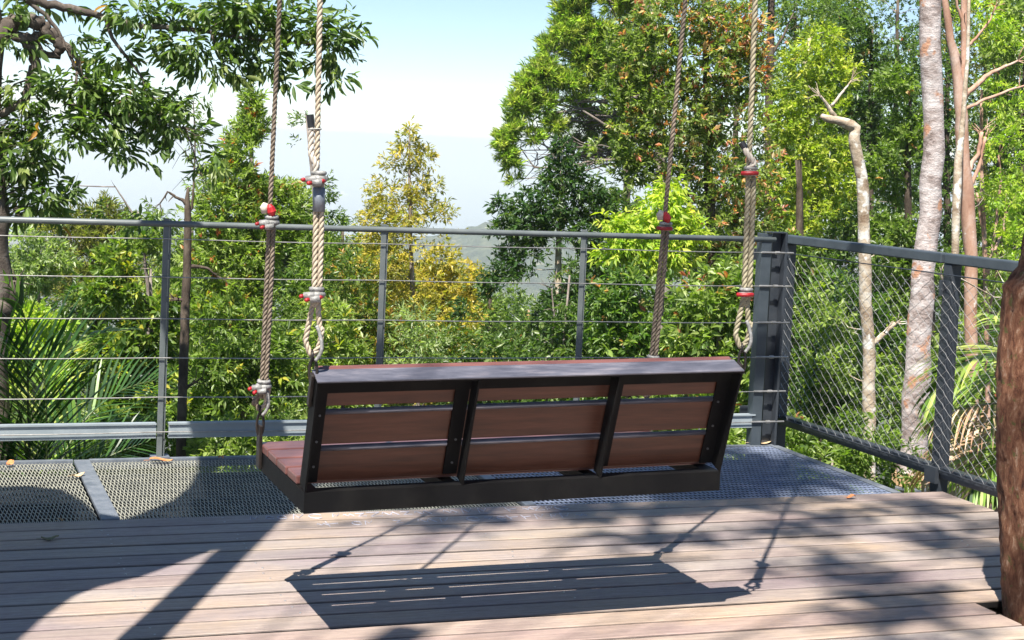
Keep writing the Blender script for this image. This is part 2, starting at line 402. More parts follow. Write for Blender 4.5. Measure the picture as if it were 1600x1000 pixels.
# ------------------------------------------------------------------ deck (setting)
def build_deck():
    V = []; Fs = []; cols = []
    rng = np.random.default_rng(5); pitch = .1335; gap = .014; bv = .005
    y = YE; i = 0
    pal = [(.31, .255, .225), (.36, .285, .24), (.28, .24, .23), (.37, .295, .235), (.33, .25, .22), (.33, .285, .26), (.26, .215, .205)]
    while y > -1.6:
        y1 = y - (pitch-gap)
        xs = [-3.2, XD]
        if i % 2: xs = [-3.2, -.9+.3*rng.random(), XD]
        ends = XD
        for a, b in zip(xs[:-1], xs[1:]):
            b2 = b - (.004 if b < XD else 0) + (rng.uniform(-.004, .004) if b == XD else 0)
            c = np.array(pal[rng.integers(len(pal))])*rng.uniform(.88, 1.1)
            dz = rng.uniform(-.0015, .0015)
            prof = [(y1, -.024), (y1, -bv), (y1+bv*.3, -bv*.3), (y1+bv, 0), (y-bv, 0), (y-bv*.3, -bv*.3), (y, -bv), (y, -.024)]
            n = 12; st = len(V)
            # the hole round the big tree: boards stop short of it
            hole = (b > 3.3 and y > 4.36 and y1 < 4.44)
            segs = [(a, b2)] if not hole else [(a, 3.345), (3.62, b2)]
            for (p, q) in segs:
                st = len(V)
                for j in range(n+1):
                    x = p+(q-p)*j/n; wob = .0012*sin(x*1.7+i)
                    for (yy, zz) in prof: V.append((x, yy+wob, zz+dz))
                m_ = len(prof)
                for j in range(n):
                    for k in range(m_):
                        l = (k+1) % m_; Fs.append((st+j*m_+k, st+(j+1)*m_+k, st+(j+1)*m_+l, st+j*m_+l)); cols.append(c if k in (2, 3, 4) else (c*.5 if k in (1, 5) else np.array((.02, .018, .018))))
                Fs.append(tuple(st+k for k in range(m_))); cols.append(c)
                Fs.append(tuple(st+n*m_+k for k in reversed(range(m_)))); cols.append(c)
        y -= pitch; i += 1
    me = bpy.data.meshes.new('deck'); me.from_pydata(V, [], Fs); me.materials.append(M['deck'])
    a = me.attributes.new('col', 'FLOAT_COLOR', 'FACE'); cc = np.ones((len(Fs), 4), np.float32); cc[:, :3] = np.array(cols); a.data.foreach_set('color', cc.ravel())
    o = bpy.data.objects.new('deck', me); COL.objects.link(o); o['kind'] = 'structure'
    # joists below, so the gaps read dark
    jb = MB()
    for x in np.arange(-3.0, 4.3, .45): jb.box(x-.022, x+.022, -1.55, YE-.02, -.16, -.0255)
    jb.box(-3.2, XD-.02, YE-.06, YE-.006, -.20, -.026)
    jb.box(-3.2, XD-.02, -1.6, YE-.07, -.19, -.165)
    j = jb.build('joist_frame', M['bark_dark'], o)
    # rows of screws along two joists
    scr = None
    k = 0
    for xx in (1.13, 2.03, 2.93, 3.83, .68):
        y = YE
        for r in range(11):
            for dy in (.03, .095):
                if (r*7+int(xx*10)+int(dy*100)) % 3 == 0: continue
                if scr is None:
                    b = MB(); b.tube([(0, 0, -.002), (0, 0, .0012)], .0036, 8); scr = b.build('screw', M['screw'], o)
                    s = scr
                else:
                    s = scr.copy(); COL.objects.link(s); s.parent = o
                s.location = (xx+random.uniform(-.012, .012), YE-r*pitch-dy, 0.0005); k += 1
    # pale scribbled scratches on the two boards nearest the grating
    cb = MB(); rnd = random.Random(4)
    def stroke(pts, r=.0020):
        cb.tube([(p[0], p[1], .0010) for p in pts], r, 4)
    for row, (ya, x0, x1) in enumerate(((YE-.062, 1.22, 2.55), (YE-.195, 1.45, 2.5))):
        x = x0
        while x < x1:
            kind = rnd.choice('abcde'); s = rnd.uniform(.03, .055); cx = x+s/2
            if kind == 'a': stroke([(cx+cos(t)*s*.5, ya+sin(t)*s*.7, 0) for t in np.linspace(.3, 5.6, 9)])
            elif kind == 'b': stroke([(x, ya-s*.7, 0), (x+s*.3, ya+s*.8, 0), (x+s*.5, ya-s*.3, 0), (x+s, ya+s*.7, 0)])
            elif kind == 'c': stroke([(x+s*t, ya+sin(t*9)*s*.5, 0) for t in np.linspace(0, 1.2, 9)])
            elif kind == 'd': stroke([(x, ya+s*.8, 0), (x, ya-s*.7, 0)]); stroke([(x, ya, 0), (x+s*.8, ya+s*.2, 0)])
            else: stroke([(x, ya+s*.6, 0), (x+s, ya+s*.6, 0), (x+s*.1, ya-s*.6, 0), (x+s, ya-s*.6, 0)])
            x += s*rnd.uniform(1.1, 1.9)+(.06 if rnd.random() < .2 else 0)
    cb.build('scratch_marks', M['chalk'], o)
    return o
build_deck()

# ------------------------------------------------------------------ gratings
GZ = -.004
def expanded_panel(x0, x1, label):
    root = thing('mesh_grating_panel', label, 'walkway grating', 'steel grating panels behind the deck', (x0, YE+.02, GZ))
    b = MB(); y0, y1 = YE+.015, YF-.015; px = .0150; ly = .100; n = int((x1-x0)/px); hw = .0023
    ny = int((y1-y0)/(ly/2))
    for i in range(n+1):
        xc = x0+i*px
        for s in (-1, 1):
            prev = None
            for j in range(ny+1):
                yy = y0+j*ly/2; sgn = s if (j % 2) else 0
                x = xc+ (sgn*px/2)
                p = (x, yy, GZ + (-.003 if j % 2 else -.0075))
                if prev and x0 <= x <= x1 and x0 <= prev[0] <= x1:
                    b.bar(prev, p, .0026, .0022)
                prev = p
    part(b, 'mesh', M['grate'], root)
    e = MB(); e.box(x0, x1, y1, y1+.035, -.04, -.001); part(e, 'edge_bar', M['plate'], root)
    e = MB(); e.box(x0, x1, y0-.013, y0+.006, -.04, -.006); part(e, 'edge_bar', M['plate'], root)
    return root
def bar_panel(x0, x1, label):
    root = thing('bar_grating_panel', label, 'walkway grating', 'steel grating panels behind the deck', (x0, YE+.02, GZ))
    b = MB(); y0, y1 = YE+.015, YF-.015
    x = x0+.012
    while x < x1: b.box(x-.0019, x+.0019, y0, y1, -.0085, -.005); x += .0210
    y = y0+.02
    while y < y1: b.box(x0, x1, y-.0042, y+.0042, -.0095, -.0062); y += .046
    part(b, 'bars', M['grate_dark'], root)
    e = MB(); e.box(x0, x1+.03, y1, y1+.035, -.04, -.001); part(e, 'edge_bar', M['plate'], root)
    e = MB(); e.box(x1, x1+.045, y0, y1, -.035, -.002)
    part(e, 'edge_bar', M['plate'], root)
    return root
XS1, XS2 = .72, 2.375
expanded_panel(-1.0, XS1-.035, 'sunlit diamond mesh grating panel at the far left with a shaded oval patch')
expanded_panel(XS1+.035, XS2-.025, 'diamond mesh grating panel between the two cross plates, half of it in shade')
bar_panel(XS2+.025, XG-.03, 'dark square bar grating panel in the right corner beyond the swing bench')
for xx, ww, lb in ((XS1, .033, 'grey zinc cross plate on the grating left of the swing bench'), (XS2, .023, 'short grey cross plate showing below the swing bench')):
    b = MB(); b.box(xx-ww, xx+ww, YE+.004, YF-.02, -.012, .004)
    single(b, 'cross_plate', M['plate'], (xx, YE, 0), lb, 'cross plate', 'plates between the gratings', bevel=.002)
# steel beams that carry the gratings
b = MB()
for yy in (YE+.08, (YE+YF)/2, YF-.06): b.bar((-1.2, yy, -.12), (4.2, yy, -.12), .012, .12)
single(b, 'support_beam', M['steel_dark'], (0, YE, -.2), 'dark steel beams under the walkway gratings', 'beam')

# ------------------------------------------------------------------ cable fence
def cable_fence():
    root = thing('cable_fence', 'grey steel fence with round top rail and five thin horizontal cables behind the swing', 'fence', None, (1.05, YF, -.3))
    XL, XR = -.55, 4.02
    posts = [.078, 1.058, 2.039, 3.024]
    proto = None
    for i, x in enumerate(posts):
        b = MB()
        b.box(x-.018, x+.006, YF-.004, YF+.004, -.25, 1.055); b.box(x+.010, x+.018, YF+.006, YF+.046, -.25, 1.050)
        for z in (.165, .345, .52, .70, .885): b.box(x-.006, x+.012, YF+.0042, YF+.018, z-.012, z+.012)
        o = part(b, 'post', M['steel_grey'], root, bevel=.0015)
        if i == 1: o['label'] = 'post with its lower half in sun'
    b = MB(); b.tube([(XL, YF, 1.030), (1.0, YF, 1.031), (2.4, YF, 1.030), (XR+.03, YF, 1.031)], .0135, 12)
    part(b, 'top_rail', M['steel_grey'], root, smooth=True)
    zs = [at(600, yy, YF)[2] for yy in (380.5, 437.5, 499.5, 558, 616.5)]
    for z in zs + [.118]:
        b = MB(); n = 24
        pts = [(XL+(XR+.12-XL)*j/n, YF-.012, z - .004*abs(sin(((XL+(XR+.12-XL)*j/n)-.078)/.9817*pi))) for j in range(n+1)]
        b.tube(pts, .0026, 6); part(b, 'cable', M['wire'], root, smooth=True)
        b2 = MB(); b2.tube([(XR-.05, YF-.012, z), (XR+.13, YF-.012, z)], .0052, 8); b2.tube([(XR+.028, YF-.012, z), (XR+.050, YF-.012, z)], .009, 6)
        part(b2, 'cable_tensioner', M['wire'], root)
    # bottom rail: channel pieces between the posts
    for a, c in ((-.55, posts[0]-.03), (posts[0]+.03, posts[1]-.022), (posts[1]+.032, posts[2]-.03), (posts[2]+.03, posts[3]-.03), (posts[3]+.03, XR-.03)):
        b = MB(); b.box(a, c, YF-.003, YF+.003, .088, .153); b.box(a, c, YF+.003, YF+.045, .146, .153); b.box(a, c, YF+.003, YF+.045, .088, .094)
        b.box(a, c, YF-.010, YF-.003, .148, .156)
        part(b, 'bottom_rail', M['steel_rail'], root)
    # the doubled end post
    b = MB(); b.box(3.975, 4.028, YF-.006, YF+.006, -.25, 1.062); b.box(3.975, 3.985, YF+.006, YF+.05, -.25, 1.062); part(b, 'end_post', M['steel_blue'], root, bevel=.0015)
    b = MB(); b.box(4.052, 4.112, YF+.03, YF+.042, -.25, 1.065); b.box(4.100, 4.112, YF-.016, YF+.03, -.25, 1.065); part(b, 'end_post', M['steel_dark'], root, bevel=.0015)
    b = MB(); b.box(4.0, 4.11, YF-.014, YF+.04, 1.0645, 1.070)
    part(b, 'post_cap', M['steel_dark'], root)
    # small base feet
    for x in posts[1:]:
        b = MB(); b.box(x-.04, x+.04, YF-.02, YF+.06, -.006, .006); part(b, 'foot_plate', M['plate'], root)
    return root
cable_fence()

# ------------------------------------------------------------------ mesh fence on the right
def mesh_fence():
    X = 4.36
    root = thing('mesh_fence', 'black steel fence with diamond wire mesh along the right edge of the deck', 'fence', None, (X, 6.25, -.3))
    A = onx(1232, 380, X); Y0 = A[1]; Y1 = 6.235; Y2 = 2.2
    zt = 1.012; zb = .075
    def zr(y): return (Y0-y)*.010
    for nm, (ya, yb) in (('a', (Y0+.03, Y1+.012)), ('b', (Y1-.012, Y2))):
        b = MB(); b.bar((X, ya, zt+zr(ya)), (X, yb, zt+zr(yb)), .065, .046); part(b, 'top_rail', M['steel_blue'], root, bevel=.006)
        b = MB(); b.bar((X, ya-.02, zb-.016+zr(ya)), (X, yb+.02, zb-.016+zr(yb)), .05, .05); part(b, 'bottom_rail', M['steel_dark'], root, bevel=.004)
    for y in (Y0-.01, Y1-.035, 4.85, 3.4):
        b = MB(); b.box(X-.028, X+.028, y-.03, y+.03, -.35, zt-.024+zr(y)); part(b, 'post', M['steel_dark'], root, bevel=.004)
    b = MB(); b.box(X-.05, X-.031, Y1-.075, Y1+.01, zb-.05, zb+.02); part(b, 'bracket', M['steel_dark'], root); b = MB(); b.box(X-.042, X-.029, Y1-.02, Y1+.0, .86, .93); part(b, 'bracket', M['steel_dark'], root)
    for za, zc in ((.90, .96), (.06, .13)):
        b = MB(); b.box(4.12, X-.02, Y0-.02, Y0-.008, za, zc); b.bar((4.10, YF+.03, (za+zc)/2), (4.20, Y0-.012, (za+zc)/2), .008, (zc-za)*.9); part(b, 'link_bracket', M['steel_dark'], root)
    # woven wire: two families of wavy diagonals
    wb = MB(); dy, dz = .080, .056; z0, z1 = zb+.0, zt-.075; Xw = X-.034; rnd = random.Random(3)
    n = int((z1-z0)/dz*2)
    def strand(ys, sg):
        pts = []
        for j in range(n*2+1):
            u = j/2; yy = ys - sg*u*dy/2; zz = z0+u*dz/2
            if yy > Y0-.045 or yy < Y2+.05: 
                if len(pts) > 1: wb.tube(pts, .0013, 4)
                pts = []; continue
            kn = (j % 2 == 0)
            pts.append((Xw + sg*(.0022 if kn else 0), yy + (.0035*sg if j % 4 == 1 else (-.0035*sg if j % 4 == 3 else 0)), zz+zr(yy)))
        if len(pts) > 1: wb.tube(pts, .0013, 4)
    ys = Y0+2.0
    while ys > Y2-2.0:
        strand(ys, 1); strand(ys, -1); ys -= dy
    part(wb, 'wire_mesh', M['wire'], root)
    for zz in (z1+.004, z0-.004):
        b = MB(); b.tube([(Xw, Y0-.03, zz), (Xw, Y1, zz+.016), (Xw, Y2, zz+.05)], .003, 6); part(b, 'edge_cable', M['steel_dark'], root)
    return root
mesh_fence()

# ------------------------------------------------------------------ swing bench
BA = np.array([1.0505, 4.455, .392]); PS, TA, RO = .027, .025, -.016
def _rot():
    c, s = cos, sin
    Rz = np.array([[c(PS), -s(PS), 0], [s(PS), c(PS), 0], [0, 0, 1]]); Rx = np.array([[1, 0, 0], [0, c(TA), -s(TA)], [0, s(TA), c(TA)]])
    Ry = np.array([[c(RO), 0, s(RO)], [0, 1, 0], [-s(RO), 0, c(RO)]]); return Rz@Rx@Ry
BM = _rot(); BL, BD, BH = 1.312, .56, .060
def bp(x, y, z): return tuple(BA + BM@np.array([x, y, z]))
TY, TZ = -.108, .392
def swing_bench():
    root = thing('swing_bench', 'hanging timber and black steel swing bench seen from behind, hung on four ropes', 'swing bench', None, bp(BL/2, BD/2, 0))
    bx = lambda mb, *a: mb.box(*a, X=bp)
    f = MB(); bx(f, 0, BL, 0, .006, 0, BH); bx(f, 0, BL, .006, .05, BH-.006, BH); part(f, 'rear_beam', M['black_frame'], root)
    for x0, x1 in ((0, .006), (BL-.006, BL)):
        f = MB(); bx(f, x0, x1, .0065, BD, 0.0005, BH-.0065); bx(f, min(x0, x1)-(0 if x0 == 0 else .04), x1+(.04 if x0 == 0 else 0), .0505, BD, BH-.006, BH-.0005)
        part(f, 'side_beam', M['black_frame'], root)
    f = MB(); bx(f, .0065, BL-.0065, BD-.006, BD, .0005, BH-.0065); part(f, 'front_beam', M['black_frame'], root)
    for x in (BL*.345, BL*.69):
        f = MB(); bx(f, x-.02, x+.02, .051, BD-.007, BH-.045, BH-.0065); part(f, 'cross_beam', M['black_frame'], root)
    # back frame in its own leaning plane: s up the back, d towards the seat
    def kp(x, s, d):      # s 0..1
        h = TZ-BH; n = Vector((0, h, -TY)).normalized()       # forward normal of the back
        return bp(x, TY*s + d*n.y, BH + h*s + d*n.z)
    def kb(mb, x0, x1, s0, s1, d0, d1): mb.box(x0, x1, s0, s1, d0, d1, X=kp)
    f = MB(); kb(f, 0, .006, 0, .985, 0, .058); kb(f, .006, .048, 0, .93, .052, .058); part(f, 'side_frame', M['black_frame'], root)
    f = MB(); kb(f, BL-.006, BL, 0, .985, 0, .058); kb(f, BL-.048, BL-.006, 0, .93, .052, .058); part(f, 'side_frame', M['black_frame'], root)
    f = MB(); kb(f, .0065, BL-.0065, .825, .975, .046, .0515); kb(f, 0, BL, .975, .992, 0, .058)
    part(f, 'top_frame', M['black_frame'], root)
    for x, sg in ((.468, -1), (.905, 1)):
        f = MB(); kb(f, x-.003, x+.003, .0, .974, -.002, .0455); a, c = sorted((x+sg*.003, x+sg*.045)); kb(f, a, c, 0.02, .895, .0515, .0575)
        part(f, 'rib', M['black_frame'], root)
    f = MB(); kb(f, -.001, BL+.001, .993, 1.008, -.004, .068); part(f, 'cap_plate', M['cap'], root, bevel=.0015)
    f = MB(); kb(f, .012, BL-.004, .90, 1.006, .0685, .092)
    for s0, s1 in ((.685, .895), (.335, .63), (-.01, .295)):
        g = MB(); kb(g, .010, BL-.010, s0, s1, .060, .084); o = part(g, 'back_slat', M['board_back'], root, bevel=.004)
    for s1 in (.63, .295):        # bar for the slat's own upper edge, sky light put into its colour
        g = MB(); c0 = kp(.008, s1+.004, .062); c1 = kp(BL-.008, s1+.004, .062); g.tube([c0, c1], .0085, 8)
        part(g, 'slat_top_edge', M['cap'], root, smooth=True)
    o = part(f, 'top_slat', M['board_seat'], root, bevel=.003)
    y = .096
    for i in range(4):
        wd = (BD-.096+.01)/4-.0129
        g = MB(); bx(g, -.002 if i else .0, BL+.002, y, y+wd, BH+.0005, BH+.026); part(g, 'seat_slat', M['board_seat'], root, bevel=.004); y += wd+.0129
    bt = None
    for s in (.15, .38, .62, .84):
        for xx in (.032, BL-.032):
            if bt is None:
                g = MB(); g.tube([(0, -.003, 0), (0, .003, 0)], .0036, 8); bt = g.build('bolt', M['bolt'], root); bo = bt
            else: bo = bt.copy(); COL.objects.link(bo); bo.parent = root
            bo.location = Vector(kp(xx, s, .0505)) - root.location
    for xx, s in ((.445, .35), (.445, .13), (.925, .84)):
        bo = bt.copy(); COL.objects.link(bo); bo.parent = root; bo.location = Vector(kp(xx, s, .0505)) - root.location
    # lugs the shackles hold
    for x, nm in ((-.010, 0), (BL+.0015, 1)):
        g = MB(); kb(g, x-.002, x+.0085, .74, 1.02, .022, .045); part(g, 'lug', M['shackle'], root, bevel=.002)
        g = MB(); bx(g, x-.002, x+.0085, BD-.045, BD-.005, .01, .145); part(g, 'lug', M['shackle'], root, bevel=.002)
    return root, kp
bench, KP = swing_bench()

# ------------------------------------------------------------------ ropes
def helix(path, R, pitch, ph, step=.0042):
    """points of one strand laid round a polyline path"""
    P = [Vector(p) for p in path]; out = []; acc = 0
    u = (P[1]-P[0]).normalized().orthogonal().normalized()
    for i in range(len(P)-1):
        d = P[i+1]-P[i]; L = d.length; t = d.normalized(); u = (u-t*u.dot(t)).normalized(); v = t.cross(u); n = max(1, int(L/step))
        for j in range(n):
            s = acc+L*j/n; a = 2*pi*s/pitch+ph; out.append(P[i]+d*(j/n)+(u*cos(a)+v*sin(a))*R)
        acc += L
    out.append(P[-1]+u*R*.3); return out
def twisted(mb, path, dia, pitch=None):
    r = dia/2; pitch = pitch or dia*3.1
    for k in range(3): mb.tube(helix(path, r*.52, pitch, 2*pi*k/3, step=dia*.28), r*.52, 6)
def smooth_path(pts, n=8):
    P = [Vector(p) for p in pts]; out = []
    for i in range(len(P)-1):
        a = P[max(i-1, 0)]; b = P[i]; c = P[i+1]; d = P[min(i+2, len(P)-1)]
        for j in range(n):
            t = j/n; out.append(.5*((2*b)+(c-a)*t+(2*a-5*b+4*c-d)*t*t+(3*b-a-3*c+d)*t**3))
    out.append(P[-1]); return out
def rope(label, foot, mid, clamps, dia, mats, tail=None, top_z=5.86, right=False, double_from=None, hook=True, loop_w=.022):
    """foot: the shackle point; mid: a point on the rope at the top of the photo; clamps: fractions between"""
    ft = Vector(foot); md = Vector(mid); d = (md-ft); top = md + d*((top_z-md.z)/d.z); ax = d.normalized()
    root = thing('swing_rope', label, 'rope', 'ropes that carry the swing bench', ft)
    side = Vector(RT); side = (side-ax*side.dot(ax)).normalized(); fwd = ax.cross(side)
    def pt(s, o=0, q=0): return ft + ax*s + side*o + fwd*q
    z1, z2 = clamps
    # main rope: from the beam down to the loop
    main = MB(); lw = loop_w; sgn = -1
    path = [top]; n = 6
    for k in range(1, n): path.append(top.lerp(pt(z1+.03, .0), k/n))
    path += [pt(z1+.03, 0), pt(z1, .0), pt(z1*.75, -lw*.35), pt(z1*.4, -lw*.9), pt(.06, -lw*.9), pt(.024, -lw*.25)]
    twisted(main, smooth_path(path, 4), dia); part(main, 'main_rope', M[mats[0]], root, smooth=True)
    lp = MB(); o2 = dia*.98
    path = [pt(.024, -lw*.25), pt(.05, lw*.7), pt(.10, lw*1.0), pt(z1*.55, lw*.75), pt(z1*.85, lw*.5), pt(z1+.02, o2*.9, -.004)]
    twisted(lp, smooth_path(path, 4), dia); part(lp, 'rope_loop', M[mats[1]], root, smooth=True)
    if z2 > z1+.05:
        t2 = MB(); ds = tail['double'] if tail and 'double' in tail else z2
        path = [pt(z1+.02, o2*.9, -.004), pt((z1+z2)/2, o2*.95, .0), pt(z2-.01, o2*.9, 0)]
        twisted(t2, smooth_path(path, 3), dia); part(t2, 'doubled_rope', M[mats[0]], root, smooth=True)
    # cast clamps with red caps
    def clamp(z, big=1.):
        c = MB(); rr = .017*big
        pts = [pt(z, cos(a)*rr+.006, sin(a)*rr*1.05) for a in np.linspace(0, 2*pi, 13)[:-1]]
        c.tube(pts, .0085*big, 8, closed=True, wob=.1, rng=random.Random(int(z*1000))); pts = [pt(z+.015*big, cos(a)*rr*.9+.006, sin(a)*rr*.9) for a in np.linspace(0, 2*pi, 13)[:-1]]
        c.tube(pts, .0065*big, 7, closed=True)
        if not right: 
            c.tube([pt(z-.004, -.026*big, -.020), pt(z-.001, .004, -.022)], .0105*big, 8)
            c.tube([pt(z-.012, -.008, -.026), pt(z-.010, .018, -.024)], .0100*big, 8)
        cl = part(c, 'clamp', M['galv'], root, smooth=True)
        if right:
            g = MB(); g.tube(smooth_path([pt(z, -.022, -.014), pt(z, -.010, -.024), pt(z+.001, .010, -.025), pt(z+.001, .024, -.014)], 4), .0062*big, 8)
            part(g, 'red_cap', M['red'], root, cl, smooth=True)
        else:
            for (o, zz, q) in ((-.026, -.004, -.024), (-.010, -.013, -.032), (.024, -.006, -.014)):
                if o > 0 and not (tail and tail.get('three')): continue
                g = MB(); g.tube([pt(z+zz, o*big, q+.006), pt(z+zz, (o-.004)*big, q), pt(z+zz, (o-.006)*big, q-.012), pt(z+zz, (o-.006)*big, q-.015)], [.0045, .0058, .0058, .0035], 8)
                part(g, 'red_cap', M['red'], root, cl, smooth=True)
    clamp(z1); clamp(z2, 1.02)
    if tail:
        k = tail['kind']
        if k == 'straight':
            g = MB(); L = tail['len']; dd = dia*1.12
            path = [pt(z2+.01, -.004, -.006), pt(z2+.04, -.002, -.010), pt(z2+.07, -dd*.85, -.004), pt(z2+L, -dd*.9, 0)]
            twisted(g, smooth_path(path, 4), dd); part(g, 'rope_tail', M['rope_white'], root, smooth=True)
            g = MB(); g.tube([pt(z2+L-.006, -dd*.9, 0), pt(z2+L+.028, -dd*1.15, 0)], dd*.56, 10); g.tube([pt(z2+L-.012, -dd*1.3, -.008), pt(z2+L-.010, .010, -.008)], .0022, 6)
            g.tube([pt(z2+L-.012, -dd*1.3, .008), pt(z2+L-.010, .010, .008)], .0022, 6); part(g, 'black_tape', M['tape'], root)
            g = MB(); g.tube([pt(z2-.024, o2*.45, 0), pt(z2-.09, o2*.5, 0)], dia*1.02, 10); part(g, 'wrapping', M['plate'], root, smooth=True)
        elif k == 'knob_red':
            g = MB(); g.tube([pt(z2+.028, -.012, -.006), pt(z2+.045, -.016, -.008), pt(z2+.058, -.013, -.006)], [.012, .014, .007], 10); part(g, 'rope_tail', M['rope_white'], root, smooth=True)
            g = MB(); rnd = random.Random(2)
            g.tube([pt(z2+.020, .010, -.012), pt(z2+.032, .006, -.012), pt(z2+.045, .001, -.012), pt(z2+.054, -.002, -.01)], [.008, .014, .013, .006], 9, wob=.18, rng=rnd)
            part(g, 'red_tape', M['red'], root)
        elif k == 'knot':
            g = MB(); path = [pt(z2+.012, -.002, -.012), pt(z2+.03, .012, -.012), pt(z2+.045, .004, -.016), pt(z2+.06, -.008, -.013), pt(z2+.078, -.018, -.006)]
            twisted(g, smooth_path(path, 4), dia*1.1)
            rnd = random.Random(8)
            for _ in range(10):
                a = pt(z2+.032, .012, -.012); g.tube([a, a+Vector([rnd.uniform(-.02, .02) for _ in range(3)])+side*.012], .0009, 3)
            part(g, 'rope_tail', M['rope_white'], root, smooth=True)
            g = MB(); g.tube([pt(z2+.076, -.015, -.007), pt(z2+.092, -.026, -.004)], dia*.62, 10); part(g, 'black_tape', M['tape'], root)
    # thimble, carabiner and shackle
    if hook:
        g = MB(); pts = smooth_path([pt(.108, lw*.42, -.008), pt(.088, lw*.8, -.010), pt(.058, lw*1.1, -.011), pt(.034, lw*1.0, -.011), pt(.012, lw*.35, -.010)], 4)
        g.tube(pts, .0055, 8); part(g, 'carabiner', M['galv'], root, smooth=True)
    g = MB(); pts = [pt(-.018+.036*sin(a), .001+.0105*cos(a), -.002) for a in np.linspace(0, 2*pi, 17)[:-1]]
    g.tube(pts, .0042, 8, closed=True); part(g, 'shackle', M['shackle'], root, smooth=True)
    g = MB(); pts = [pt(.024+.013*sin(a), -.001, .012*cos(a)) for a in np.linspace(0, 2*pi, 13)[:-1]]
    g.tube(pts, .0036, 7, closed=True); part(g, 'ring', M['shackle'], root, smooth=True)
    return root
def sp(px, py, Y): return at(px, py, Y)
NLf = sp(489, 570, 4.385); NRf = sp(1159, 556, 4.42); FLf = sp(400, 682, 5.02); FRf = np.array(bp(BL+.004, BD-.025, .165)); FLf = np.array(bp(-.006, BD-.025, .165))
def dist_to(foot, mid, px, py, Y): return float(np.linalg.norm(at(px, py, Y)-foot))
NLm, FLm, NRm, FRm = sp(500, 0, 4.42), sp(437, 0, 4.89), sp(1180, 0, 4.45), sp(1071, 0, 4.93)
rope('pale near left rope with a long doubled tail above its upper clamp', NLf, NLm,
     (dist_to(NLf, 0, 484, 460, 4.40), dist_to(NLf, 0, 486, 279, 4.41)), .0165, ('rope', 'rope'), dict(kind='straight', len=.145, three=1))
rope('dark rope at the front left seat corner with bright red tape', FLf, FLm,
     (dist_to(FLf, 0, 403, 602, 5.0), dist_to(FLf, 0, 415, 345, 4.97)), .0152, ('rope_dark', 'rope'), dict(kind='knob_red'))
rope('tan rope at the right end of the bench back with a frayed knot', NRf, NRm,
     (dist_to(NRf, 0, 1163, 460, 4.43), dist_to(NRf, 0, 1171, 271, 4.44)), .0176, ('rope_olive', 'rope_olive'), dict(kind='knot'), right=True)
rope('dark brown far rope that goes down behind the bench back right of centre', FRf, FRm,
     (.15, dist_to(FRf, 0, 1031, 355, 5.0)), .0158, ('rope_dark', 'rope_dark'), dict(kind='knob_red'), right=True, hook=False)

# beam and leaning pole that carry the ropes (above and left of the picture)
b = MB(); b.tube([(-.55, 4.62, 5.92), (1, 4.66, 5.9), (2.4, 4.66, 5.92), (3.75, 4.5, 5.95)], [.07, .068, .065, .06], 12, wob=.03)
single(b, 'swing_beam', M['log'], (1.5, 4.65, 5.85), 'round log beam high above the deck that the swing ropes hang from', 'beam', smooth=True)
b = MB(); b.tube([(-.13, 2.95, -.1), (-.14, 3.6, 2.2), (-.16, 4.6, 5.9)], [.068, .064, .058], 12, wob=.03)
single(b, 'leaning_pole', M['log'], (-.13, 2.95, 0), 'leaning log pole at the left of the deck that holds up the swing beam', 'pole', smooth=True)

# shade sail added out of view, its outline shaped to cast the left deck shadow
def blocker():
    h = 2.9; off = Vector((-sin(SAZ)*SCOT*h, -cos(SAZ)*SCOT*h, h))
    pix = [(20, 1010), (60, 970), (110, 935), (150, 919), (210, 905), (275, 882), (334, 860), (385, 842), (428, 826), (440, 800), (462, 770), (470, 735), (455, 700), (400, 680), (340, 676), (302, 684), (308, 715), (304, 735), (290, 760), (262, 782), (230, 795),
           (185, 812), (150, 806), (125, 780), (95, 762), (50, 756), (0, 757), (-60, 770), (-160, 820), (-160, 1010)]
    P = [Vector(onz(*q)) + off for q in pix]
    n = len(P); V = [tuple(p+Vector((0, 0, .05*sin(i*.4)))) for i, p in enumerate(P)] + [tuple(p+Vector((0, 0, .05*sin(i*.4)+.012))) for i, p in enumerate(P)]
    b = MB(); b.add(V, [tuple(range(n)), tuple(reversed(range(n, 2*n)))] + [(i, i+n, (i+1) % n+n, (i+1) % n) for i in range(n)])
    return single(b, 'shade_blocker', M['blocker'], P[0], 'dark green shade sail with curved edges added unseen to shadow the left of the deck', 'shade sail')
blocker()

# ------------------------------------------------------------------ ground, hill, sea, air
def gz(x, y):
    if y < 7: z = -2.4
    elif y < 70: z = -2.4-.27*(y-7)
    elif y < 700: z = -19.4-(y-70)*.19
    elif y < 3200: z = -139-(y-700)*.03
    else: z = max(-257, -214-(y-3200)*.06)
    if 2 < abs(y) < 400: z += .25*sin(x*.7)*sin(y*.5)*min(1, max(0, (y-9)/6))
    return z
def ground():
    n = 150; k = 9.5
    xs = [math.sinh((i/n*2-1)*k)/math.sinh(k)*90000 for i in range(n+1)]
    ys = [math.sinh((i/n*2-1)*k)/math.sinh(k)*90000+9 for i in range(n+1)]
    V = [(x, y, gz(x, y)) for x in xs for y in ys]
    Fs = [(i*(n+1)+j, (i+1)*(n+1)+j, (i+1)*(n+1)+j+1, i*(n+1)+j+1) for i in range(n) for j in range(n)]
    me = bpy.data.meshes.new('ground'); me.from_pydata(V, [], Fs)
    mt = noisy('forest_floor', (.012, .010, .007), (.03, .025, .014), 1.6, .9, 0, bs=.8, bd=.05, c3=(.035, .06, .02), lo=.3, hi=.7); me.materials.append(mt)
    o = bpy.data.objects.new('ground', me); COL.objects.link(o); o['kind'] = 'structure'
    me.polygons.foreach_set('use_smooth', [True]*len(me.polygons))
ground()
